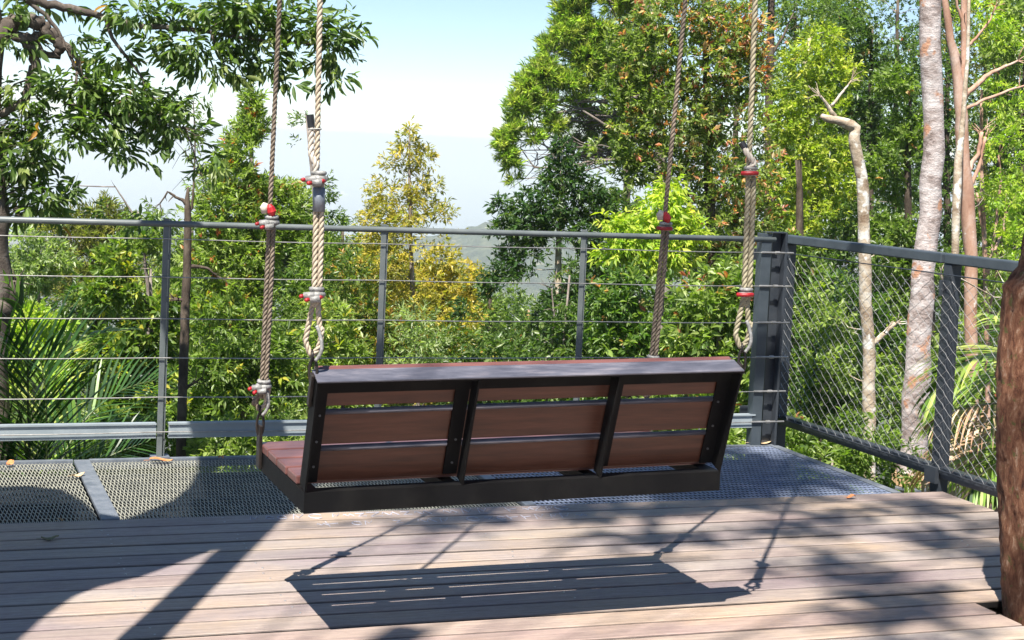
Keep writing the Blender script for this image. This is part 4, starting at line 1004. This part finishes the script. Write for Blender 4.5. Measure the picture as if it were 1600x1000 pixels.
T('thin_stem_tree', 'cluster of thin bare stems right of the pinkish trees', 'tree', 14,
  [(1545, 760, 4.5), (1543, 560, 4.5), (1540, 440, 4), (1536, 330, 4), (1532, 240, 3), (1534, 140, 2)], [(1575, 300, 34, 40, .4), (1560, 360, 30, 24, .3), (1590, 450, 40, 40, .3), (1550, 520, 50, 40, .5)],
  limbs=[[(1540, 440, 3), (1550, 390, 2.6), (1558, 340, 2.4), (1564, 280, 2), (1560, 240, 1.4)], [(1540, 380, 2.6), (1532, 340, 2.2), (1526, 300, 2)], [(1550, 400, 2.6), (1568, 360, 2.2), (1572, 330, 1.6)], [(1541, 500, 2.6), (1556, 440, 2.6), (1562, 400, 2)]],
  dens=24, K=7, L=.085, pal='lime', w=[3, 1, 3, .3], bark='bark_pink', twigs=30)
T('tall_straight_tree', 'tall dark trunk seen against a gap of sky right of the near right rope', 'tree', 17,
  [(1200, 700, 7), (1200, 400, 6.5), (1201, 200, 6), (1204, 60, 5.5), (1206, -80, 5)], [(1180, -70, 60, 50), (1230, -90, 60, 50), (1215, 340, 30, 60, 1, .6), (1205, 430, 50, 50, 1), (1210, 520, 60, 50, 1)],
  limbs=[[(1203, 90, 2.4), (1222, 60, 1.8), (1240, 20, 1)]], dens=20, K=7, L=.09, pal='dark', twigs=60)
# 14 background on the right: dense forest trees one behind the other
bgd = [
 (1360, 19, 'dark', [(1330, 60, 40, 40), (1370, 30, 50, 40), (1400, 90, 50, 50), (1350, 130, 50, 50), (1395, 180, 50, 55), (1340, 220, 50, 55), (1400, 270, 50, 60), (1350, 330, 60, 60), (1400, 380, 50, 50), (1340, 420, 60, 50)], 'dark dense tree filling the gap between the crooked and the pale gum trunks'),
 (1420, 15.5, 'green', [(1400, 130, 34, 30), (1420, 210, 36, 40), (1385, 260, 40, 36), (1420, 320, 40, 44), (1390, 370, 46, 40), (1410, 440, 40, 44), (1385, 500, 40, 50), (1400, 560, 50, 50)], 'mid green tree just behind the left side of the pale gum trunk'),
 (1480, 22, 'dark', [(1480, 40, 50, 60), (1470, 130, 50, 60), (1490, 220, 60, 60), (1475, 310, 60, 60), (1480, 400, 60, 60), (1470, 490, 60, 60), (1480, 570, 60, 60)], 'shadowy tree behind the pinkish trunks'),
 (1560, 19, 'green', [(1570, 20, 60, 44), (1540, 90, 60, 50), (1600, 120, 60, 60), (1560, 190, 60, 55), (1600, 260, 60, 60), (1555, 330, 50, 60), (1600, 400, 60, 60), (1560, 480, 60, 60), (1600, 560, 60, 60)], 'leafy tree behind the thin stems at the right edge'),
 (1600, 16, 'light', [(1590, 10, 40, 44), (1570, 70, 40, 36), (1600, 190, 36, 44), (1585, 300, 34, 36), (1600, 350, 36, 36)], 'sunlit light green tree at the far right edge'),
 (1300, 21, 'dark', [(1300, 30, 30, 26, 0, .5), (1310, 150, 50, 60), (1290, 250, 60, 60), (1300, 350, 70, 60), (1280, 440, 70, 60), (1310, 530, 70, 60), (1220, 480, 60, 60), (1230, 400, 50, 60)], 'dark tree behind the crooked trunk'),
 (1150, 19, 'dark', [(1140, 60, 40, 50, 0, .6), (1090, 200, 50, 50, 0, .5), (1150, 300, 60, 60), (1100, 400, 80, 60), (1170, 440, 60, 60), (1050, 500, 90, 60), (1150, 540, 80, 60)], 'dark tree behind the red tipped tree'),
 (980, 19, 'dark', [(960, 330, 50, 34), (1000, 400, 70, 50), (930, 440, 60, 50), (960, 510, 90, 60), (870, 520, 80, 60)], 'dark tree behind the lime sapling'),
 (1250, 13.5, 'green', [(1235, 400, 34, 40), (1270, 450, 44, 44), (1230, 490, 34, 44), (1280, 530, 50, 50), (1240, 580, 44, 50), (1290, 620, 60, 50)], 'mid green shrubby tree just left of the mesh fence corner'),
 (1240, 24, 'green', [(1210, 10, 40, 30, 0, .6), (1260, 20, 50, 34, 0, .8), (1310, 10, 50, 40), (1240, 70, 40, 30, 0, .6), (1225, 130, 36, 50, 0, .7), (1330, 60, 40, 40), (1240, 230, 60, 60), (1250, 340, 70, 60)], 'thin topped tree against the sky above the bright crown'),
 (1400, 26, 'dark', [(1360, -10, 60, 44), (1420, 20, 50, 50), (1340, 50, 40, 50), (1400, 110, 60, 60), (1350, 190, 60, 60), (1420, 260, 60, 70), (1370, 340, 70, 70), (1410, 440, 70, 70)], 'far dark tree high behind the pale gum trunk'),
 (1540, 25, 'olive', [(1520, -10, 50, 50), (1490, 60, 44, 60), (1540, 130, 60, 70), (1590, 60, 60, 70), (1520, 240, 60, 70), (1590, 330, 60, 80), (1530, 420, 70, 70), (1600, 480, 60, 70)], 'far olive tree filling the top right corner'),
 (1510, 16.5, 'green', [(1500, 420, 40, 40), (1540, 470, 44, 44), (1490, 520, 44, 44), (1550, 560, 50, 44), (1500, 600, 60, 50), (1560, 660, 60, 60), (1480, 680, 60, 60)], 'low green tree behind the second bay of the mesh fence'),
 (1450, 12, 'light', [(1450, 560, 34, 40), (1480, 620, 40, 44), (1440, 680, 44, 44), (1500, 710, 50, 44), (1560, 740, 60, 44)], 'low light green sapling by the foot of the pale gum'),
 (1280, 29, 'green', [(1200, -10, 50, 40), (1270, -20, 60, 40), (1340, -10, 60, 44), (1220, 60, 50, 44), (1300, 50, 50, 44), (1360, 90, 50, 50), (1180, 120, 40, 50), (1270, 140, 60, 60), (1330, 200, 60, 70)], 'farthest green tree behind the thin topped tree'),
]
for x, Y, p, bl, lb in bgd:
    T('forest_tree', lb, 'tree', Y, [(x, 760, 8), (x+4, 500, 7), (x-2, 250, 5), (x+3, min(b[1] for b in bl)+10, 2)], bl, dens=36, K=8, L=.105, wr=.42, pal=p, w=[3, 3, 3, 1.4], twigs=110, twigmat='twig', gap=.0,
      group=GB, bark='bark_dark', flush=(RED, .015, .5))
# shrub behind the mesh fence
T('mesh_side_shrub', 'sunny glossy shrub with lime tips behind the left bay of the mesh fence', 'shrub', 11.4,
  [(1300, 800, 4), (1305, 640, 3), (1310, 480, 2)], [(1265, 470, 30, 34), (1310, 455, 44, 30), (1350, 480, 40, 34), (1270, 530, 40, 40), (1330, 540, 50, 40), (1380, 530, 36, 40), (1290, 600, 60, 44), (1360, 610, 50, 44), (1280, 660, 60, 44), (1370, 680, 60, 40), (1420, 640, 30, 50, .8), (1320, 730, 90, 50), (1440, 720, 50, 50, 1.6)],
  dens=17, K=8, L=.075, wr=.36, pal=[(.05, .11, .02), (.08, .16, .025), (.14, .23, .04), (.035, .07, .018)], flush=([(.30, .40, .04), (.36, .44, .06)], .13, .3), kind='oval', twigs=70, bark='twig')
# far trees down the slope, seen between the yellow tree and the dark one
for x, yy, Y, p, lb in ((735, 450, 30, 'pale', 'greyish tree down the slope below the hazy hill'), (700, 470, 24, 'green', 'green tree top just right of the yellow tree'), (770, 480, 27, 'dark', 'dark tree down the slope left of the dark green tree'),
                        (535, 352, 20, 'green', 'green tree down the slope just right of the doubled near left rope'), (560, 400, 21, 'yellow', 'yellow green tree down the slope left of the second fence post'), (600, 400, 24, 'light', 'light green tree down the slope behind the second fence post'), (690, 405, 21, 'yellow', 'yellow tinged tree down the slope right of the airy yellow tree'), (765, 440, 26, 'green', 'green tree down the slope below the small hazy hill'), (455, 345, 19, 'dark', 'dark tree down the slope between the two left ropes'), (300, 350, 21, 'light', 'light green tree down the slope just behind the dead snag'),
                        (560, 470, 28, 'olive', 'olive tree down the slope between the ropes and the yellow tree'), (330, 400, 26, 'pale', 'hazy pale tree seen left of the conical tree'), (290, 470, 22, 'dark', 'dark tree down the slope behind the dead snag'),
                        (20, 420, 22, 'dark', 'dark tree down the slope at the left edge'), (450, 500, 24, 'dark', 'dark tree behind the conical tree'), (640, 560, 22, 'green', 'green tree behind the foot of the yellow tree'), (830, 560, 21, 'green', 'green tree hidden behind the dark green tree')):
    T('slope_tree', lb, 'tree', Y, [(x, 800, 5), (x, yy+60, 4), (x, yy, 2)], [(x, yy, 34, 22), (x-30, yy+34, 44, 30), (x+32, yy+36, 44, 30), (x, yy+80, 70, 44), (x-20, yy+140, 80, 60), (x+30, yy+200, 80, 60)],
      dens=36, K=7, L=.12, wr=.40, pal=p, twigs=50, group=GD, bark='bark_dark')

# 18 reddish trunk at the right edge of the deck
def right_trunk():
    Y = 4.42; base = Vector(at(1632, 985, Y)); base.z = 0
    root = thing('rough_barked_tree', 'rough reddish brown trunk growing up through the deck at the right edge', 'tree', None, base)
    pl = [(1634, 1240, 66), (1632, 1060, 66), (1631, 980, 64), (1630, 900, 64), (1630, 820, 65), (1627, 740, 66), (1626, 660, 66), (1630, 600, 68), (1634, 540, 70), (1643, 485, 72), (1647, 452, 76), (1654, 436, 70), (1662, 420, 66), (1676, 340, 62), (1692, 240, 60), (1706, 100, 58), (1722, -60, 56), (1740, -400, 52)]
    k = mpp(at(1630, 700, Y)); from mathutils import noise as mn
    P = []; R_ = []
    for i in range(len(pl)-1):
        a, c = pl[i], pl[i+1]; A = Vector(at(a[0], a[1], Y)); Cc = Vector(at(c[0], c[1], Y)); n = max(2, int((Cc-A).length/.016))
        for j in range(n): u = j/n; P.append(A.lerp(Cc, u)); R_.append((a[2]*(1-u)+c[2]*u)*k)
    seg = 56; V = []
    for p, r in zip(P, R_):
        for s in range(seg):
            a = 2*pi*s/seg; q = Vector((cos(a), sin(a), 0)); w_ = Vector((q.x*3.2, q.y*3.2, p.z*4))
            d = 1 + .07*mn.noise(w_) + .05*abs(mn.noise(Vector((q.x*9, q.y*9, p.z*12)))) + .05*mn.noise(Vector((q.x*16, q.y*16, p.z*22))) + .03*mn.noise(Vector((q.x*38, q.y*38, p.z*55)))
            V.append(tuple(p+q*r*d))
    Fs = [(i*seg+s, i*seg+(s+1) % seg, (i+1)*seg+(s+1) % seg, (i+1)*seg+s) for i in range(len(P)-1) for s in range(seg)]
    b = MB(); b.add(V, Fs); part(b, 'trunk', M['bark_red'], root, smooth=True)
    pass
    # crown high above the picture: it shades the far right of the deck and grating
    rng = np.random.default_rng(9); B = [((3.7, 2.5, 6.6), (1.1, .8, .5), 30), ((4.4, 2.7, 7.2), (1.0, .8, .5), 26)]
    C, O = blob_points(B, 5, 9, 0., 2.)
    Vv, Fc, cc = make_leaf_clusters(C, O, 7, .11, .36, 1., .3, .5, .7, PAL['green'], None, None, 'oval', rng)
    npmesh('crown', Vv-np.array(base), Fc, 3, M['leaf'], root, cc)
    lb = MB(); top = P[-1]
    for q, r, _ in B: lb.tube([top, top.lerp(Vector(q), .6)+Vector((0, 0, .1)), Vector(q)], [.07, .04, .02], 7)
    part(lb, 'limbs', M['bark_red'], root, smooth=True)
    return root
right_trunk()

# shade tree behind the viewer: its high boughs throw the dappled light on the deck
def shade_tree():
    base = Vector((-2.9, -.6, -2.45)); root = thing('shade_tree', 'tall spreading tree behind the deck with boughs high over the boards', 'tree', None, base)
    tb = MB(); tb.tube([base, (-2.8, -.5, 0), (-2.5, -.3, 3), (-2.0, .2, 6.0), (-1.4, .8, 8)], [.22, .19, .16, .12, .07], 12, wob=.04)
    h = 9.6; off = np.array([-sin(SAZ)*SCOT*h, -cos(SAZ)*SCOT*h, h])
    spots = [((3.15, 4.75), (.22, .30), 1.2), ((2.95, 4.35), (.3, .16), .8), ((3.75, 5.15), (.16, .35), 1.3), ((2.6, 5.5), (.42, .07), .8), ((3.3, 5.55), (.35, .08), .7), ((2.75, 6.0), (1.3, .15), 5), ((3.4, 6.7), (.85, .55), 16), ((3.9, 5.85), (.45, .12), 1.1), ((2.2, 6.7), (.6, .45), 8),
             ((2.4, 5.15), (.25, .07), .3), ((1.9, 5.75), (.25, .05), .25), ((3.1, 5.1), (.22, .08), .4), ((4.2, 5.4), (.2, .3), .8), ((3.6, 4.5), (.15, .2), .5)]
    B = [((g[0]+off[0], g[1]+off[1], h), (r[0], r[1], .25), wg*9) for g, r, wg in spots]
    C, O = blob_points(B, 5, 21, -.6, 2., shell=.1)
    Vv, Fc, cc = make_leaf_clusters(C, O, 7, .10, .4, 1., .3, .5, .7, PAL['green'], None, None, 'dia', np.random.default_rng(8))
    npmesh('crown', Vv-np.array(base), Fc, 3, M['leaf'], root, cc)
    for q, r, _ in B:
        a = Vector((-2.1, .1, 5.6)); e = Vector(q); tb.tube([a, a.lerp(e, .5)+Vector((0, 0, .25)), e], [.014, .008, .004], 5)
    part(tb, 'trunk', M['bark_dark'], root, smooth=True)
shade_tree()

# ------------------------------------------------------------------ palms
def frond(path, n, Lf, cols, droop=.4, wd=.018, mid_w=.007, plane=None, seed=1, ang=.9, fold=.25, lenprof=None):
    """rachis polyline and leaflets both sides. returns (leaf verts, quads, colours), rachis MB"""
    rnd = random.Random(seed); P = smooth_path(path, 10); tot = [0]
    for i in range(1, len(P)): tot.append(tot[-1]+(P[i]-P[i-1]).length)
    V = []; Q = []; C_ = []
    for i in range(n):
        t = .10+.89*i/(n-1); s = t*tot[-1]; j = next(k for k in range(1, len(P)) if tot[k] >= s-1e-6); u = (s-tot[j-1])/max(1e-6, tot[j]-tot[j-1])
        p = P[j-1].lerp(P[j], u); ax = (P[j]-P[j-1]).normalized()
        nn = plane if plane is not None else Vector((0, 0, 1)); sd = ax.cross(nn).normalized(); nn2 = sd.cross(ax).normalized()
        for sg in (-1, 1):
            L = Lf*(math.sin(pi*min(1, .12+t*.86))**.6 if lenprof is None else lenprof(t))*rnd.uniform(.9, 1.08)
            d = (ax*cos(ang*(1.05-.45*t)+rnd.uniform(-.06, .06)) + sd*sg*sin(ang*(1.05-.45*t)) + nn2*(fold+rnd.uniform(-.1, .1))).normalized()
            c = np.array(cols[rnd.randrange(len(cols))])*rnd.uniform(.8, 1.2); q = p.copy(); dd = d.copy(); wv = dd.cross(nn2).normalized(); m_ = 6; st = len(V)
            wdir = (dd.cross(Vector((rnd.uniform(-.3, .3), rnd.uniform(-.3, .3), 1)))).normalized()
            for k in range(m_+1):
                a = k/m_; w2 = wd*(.45+1.1*a if a < .35 else (1-a)**.8*1.1+.02)*.9
                V.append(q+wdir*w2); V.append(q-wdir*w2)
                q = q+dd*(L/m_); dd = (dd+Vector((0, 0, -1))*droop*(.35+a)/m_*2).normalized()
            for k in range(m_): Q.append((st+2*k, st+2*k+1, st+2*k+3, st+2*k+2)); C_.append(c)
    mb = MB(); mb.tube(P, [mid_w*(1.15-.9*i/len(P)) for i in range(len(P))], 6)
    return V, Q, C_, mb
def palm(name, label, base, fronds, trunk=None, trunkr=.06, group=None):
    root = thing(name, label, 'palm', group, base)
    for i, f in enumerate(fronds):
        V, Q, C_, mb = frond(seed=i*7+3, **f['k'])
        r = part(mb, 'frond_stem', M['frond_stem'] if not f.get('dead') else M['twig'], root)
        me_v = np.array([tuple(v) for v in V])-np.array(base)
        o = npmesh('frond_leaflets', me_v, np.array(Q).ravel(), 4, M['frond'] if not f.get('dead') else M['frond_dead'], r, np.array(C_))
        if f.get('label'): r['label'] = f['label']
    if trunk:
        b = MB(); b.tube(trunk, trunkr, 12, wob=.05); part(b, 'trunk', M['bark_dark'], root)
    return root
M['frond_stem'] = noisy('green_frond_stem', (.05, .07, .02), (.10, .13, .04), 10, .5)
M['frond_dead'] = m_leaf('dry_palm_leaflet', .7, .15, .2)
SHADED_GRN = [(.022, .060, .016), (.03, .078, .018), (.05, .12, .025)]; BGR = [(.13, .24, .035), (.18, .30, .05), (.24, .34, .06), (.34, .38, .10)]; DRY = [(.40, .25, .16), (.52, .38, .28), (.32, .19, .12), (.46, .35, .20)]  # the first greens carry the shade over the left palm in their colour
Yp = 8.25; b0 = at(66, 800, Yp)
def PA(*q): return [Vector(at(x, y, Yy)) for x, y, Yy in q]
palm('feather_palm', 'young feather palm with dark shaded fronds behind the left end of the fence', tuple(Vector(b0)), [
    dict(k=dict(path=PA((68, 860, 8.3), (72, 760, 8.15), (73, 670, 8.05), (70, 600, 8.0), (62, 560, 8.0)), n=34, Lf=.62, cols=SHADED_GRN, droop=.18, wd=.019, plane=Vector((0, -1, .15)), ang=.95, fold=0.05, lenprof=lambda t: .55+.55*math.sin(pi*min(1, .2+.75*t)))),
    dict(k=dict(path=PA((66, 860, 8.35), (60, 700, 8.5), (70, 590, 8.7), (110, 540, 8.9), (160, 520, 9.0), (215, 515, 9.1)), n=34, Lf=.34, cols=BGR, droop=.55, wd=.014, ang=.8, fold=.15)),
    dict(k=dict(path=PA((60, 860, 8.3), (40, 700, 8.2), (20, 600, 8.1), (-10, 540, 8.0), (-60, 500, 7.95)), n=34, Lf=.5, cols=SHADED_GRN, droop=.35, wd=.016, plane=Vector((0, -1, .3)), ang=.9, fold=.1)),
    dict(k=dict(path=PA((68, 860, 8.3), (90, 740, 8.4), (130, 660, 8.5), (190, 610, 8.6), (262, 590, 8.7)), n=32, Lf=.36, cols=SHADED_GRN+BGR[:1], droop=.35, wd=.014, plane=Vector((.2, -.8, .5)), ang=.75, fold=.05)),
    dict(k=dict(path=PA((68, 860, 8.3), (110, 780, 8.3), (160, 720, 8.3), (230, 690, 8.35)), n=26, Lf=.34, cols=SHADED_GRN, droop=.3, wd=.014, plane=Vector((.1, -.9, .4)), ang=.8, fold=.05)),
    dict(k=dict(path=PA((60, 860, 8.3), (20, 780, 8.2), (-30, 720, 8.1), (-80, 690, 8.0)), n=26, Lf=.5, cols=SHADED_GRN, droop=.3, wd=.016, plane=Vector((0, -1, .3)), ang=.9, fold=.05)),
    dict(k=dict(path=PA((50, 860, 8.2), (44, 640, 8.1), (42, 520, 8.05), (28, 470, 8.0), (10, 440, 7.95)), n=26, Lf=.34, cols=SHADED_GRN+BGR[:1], droop=.5, wd=.018, plane=Vector((.4, -.8, .3)), ang=.7, fold=.05)),
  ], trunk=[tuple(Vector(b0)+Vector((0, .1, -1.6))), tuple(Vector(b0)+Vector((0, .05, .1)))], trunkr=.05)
b1 = at(1660, 700, 7.4)
palm('drooping_palm', 'palm behind the mesh fence with green fronds over brown dry ones', tuple(Vector(b1)), [
    dict(k=dict(path=PA((1660, 640, 7.4), (1600, 560, 7.3), (1550, 552, 7.2), (1495, 575, 7.2), (1450, 625, 7.25)), n=44, Lf=.50, cols=BGR, droop=.75, wd=.018, ang=.8, fold=.05)),
    dict(k=dict(path=PA((1660, 650, 7.4), (1600, 590, 7.6), (1545, 590, 7.7), (1490, 620, 7.8), (1455, 670, 7.8)), n=40, Lf=.46, cols=BGR, droop=.8, wd=.018, ang=.85, fold=0)),
    dict(k=dict(path=PA((1660, 660, 7.4), (1610, 630, 7.3), (1560, 630, 7.2), (1500, 640, 7.2), (1455, 660, 7.25)), n=44, Lf=.44, cols=DRY+BGR[:1], droop=1.1, wd=.012, ang=1.1, fold=-.1), dead=1, label='dry brown frond'),
    dict(k=dict(path=PA((1660, 670, 7.4), (1600, 650, 7.6), (1540, 660, 7.7), (1480, 700, 7.7), (1440, 750, 7.7)), n=42, Lf=.46, cols=DRY, droop=1.1, wd=.012, ang=1.1, fold=-.1), dead=1, label='dry brown frond'),
    dict(k=dict(path=PA((1660, 690, 7.4), (1600, 690, 7.3), (1550, 720, 7.2), (1510, 780, 7.2)), n=34, Lf=.44, cols=BGR+SHADED_GRN[:1], droop=.7, wd=.016, ang=.9, fold=0)),
    dict(k=dict(path=PA((1660, 640, 7.4), (1610, 540, 7.0), (1570, 500, 6.8), (1540, 490, 6.7)), n=30, Lf=.3, cols=BGR, droop=.7, wd=.016, ang=.8, fold=0)),
    dict(k=dict(path=PA((1660, 680, 7.5), (1600, 660, 8.2), (1540, 690, 8.4), (1480, 760, 8.6)), n=36, Lf=.4, cols=BGR, droop=.7, wd=.018, ang=.9, fold=0)),
  ], trunk=[(b1[0], b1[1], gz(b1[0], b1[1])-.05), (b1[0]+.02, b1[1], b1[2]+.1)], trunkr=.07)

# ------------------------------------------------------------------ litter
def dead_leaf(px, py, L, m_, label, z=.004, yaw=0., group='fallen leaves on the walkway'):
    c = Vector(onz(px, py, z)); b = MB(); n = 7; V = []; W = L*.26
    for i in range(n+1):
        u = i/n; w_ = W*sin(pi*min(1, .05+u*.95))**.8+.0008; z_ = .006*sin(u*5+px)+.004
        V += [((u-.5)*L, -w_, z_+.004), ((u-.5)*L, 0, z_), ((u-.5)*L, w_, z_+.005)]
    Rz = Matrix.Rotation(yaw, 3, 'Z'); V = [c+Rz@Vector(v) for v in V]
    Fs = [(3*i+k, 3*i+3+k, 3*i+4+k, 3*i+1+k) for i in range(n) for k in (0, 1)]
    b.add(V, Fs); b.tube([c+Rz@Vector((-L*.5, 0, .005)), c+Rz@Vector((-L*.75, .004, .004))], .0009, 4)
    return single(b, 'fallen_leaf', m_, c, label, 'leaf', group)
dead_leaf(16, 725, .055, M['litter_o'], 'orange fallen leaf on the grating at the far left edge', yaw=1.2)
dead_leaf(122, 744, .06, M['litter_b'], 'tan curled leaf just left of the cross plate', yaw=.4)
dead_leaf(252, 720, .10, M['litter_o'], 'long pinkish leaf at the foot of the left fence post', yaw=.05)
dead_leaf(1190, 692, .13, M['litter_b'], 'long tan leaf lying at the far corner of the bar grating', yaw=.1)
dead_leaf(1330, 778, .045, M['litter_o'], 'small brown leaf in a board gap near the bar grating', yaw=.0)
dead_leaf(78, 843, .06, noisy('olive_dead_leaf', (.12, .12, .05), (.2, .18, .08), 40, .6), 'olive leaf in a board gap at the left of the deck', yaw=.05)
dead_leaf(95, 814, .03, M['litter_b'], 'tiny tan leaf at the near edge of the left grating', yaw=.8)
dead_leaf(345, 716, .035, M['litter_o'], 'small reddish leaf at the far edge of the middle grating', yaw=2.)
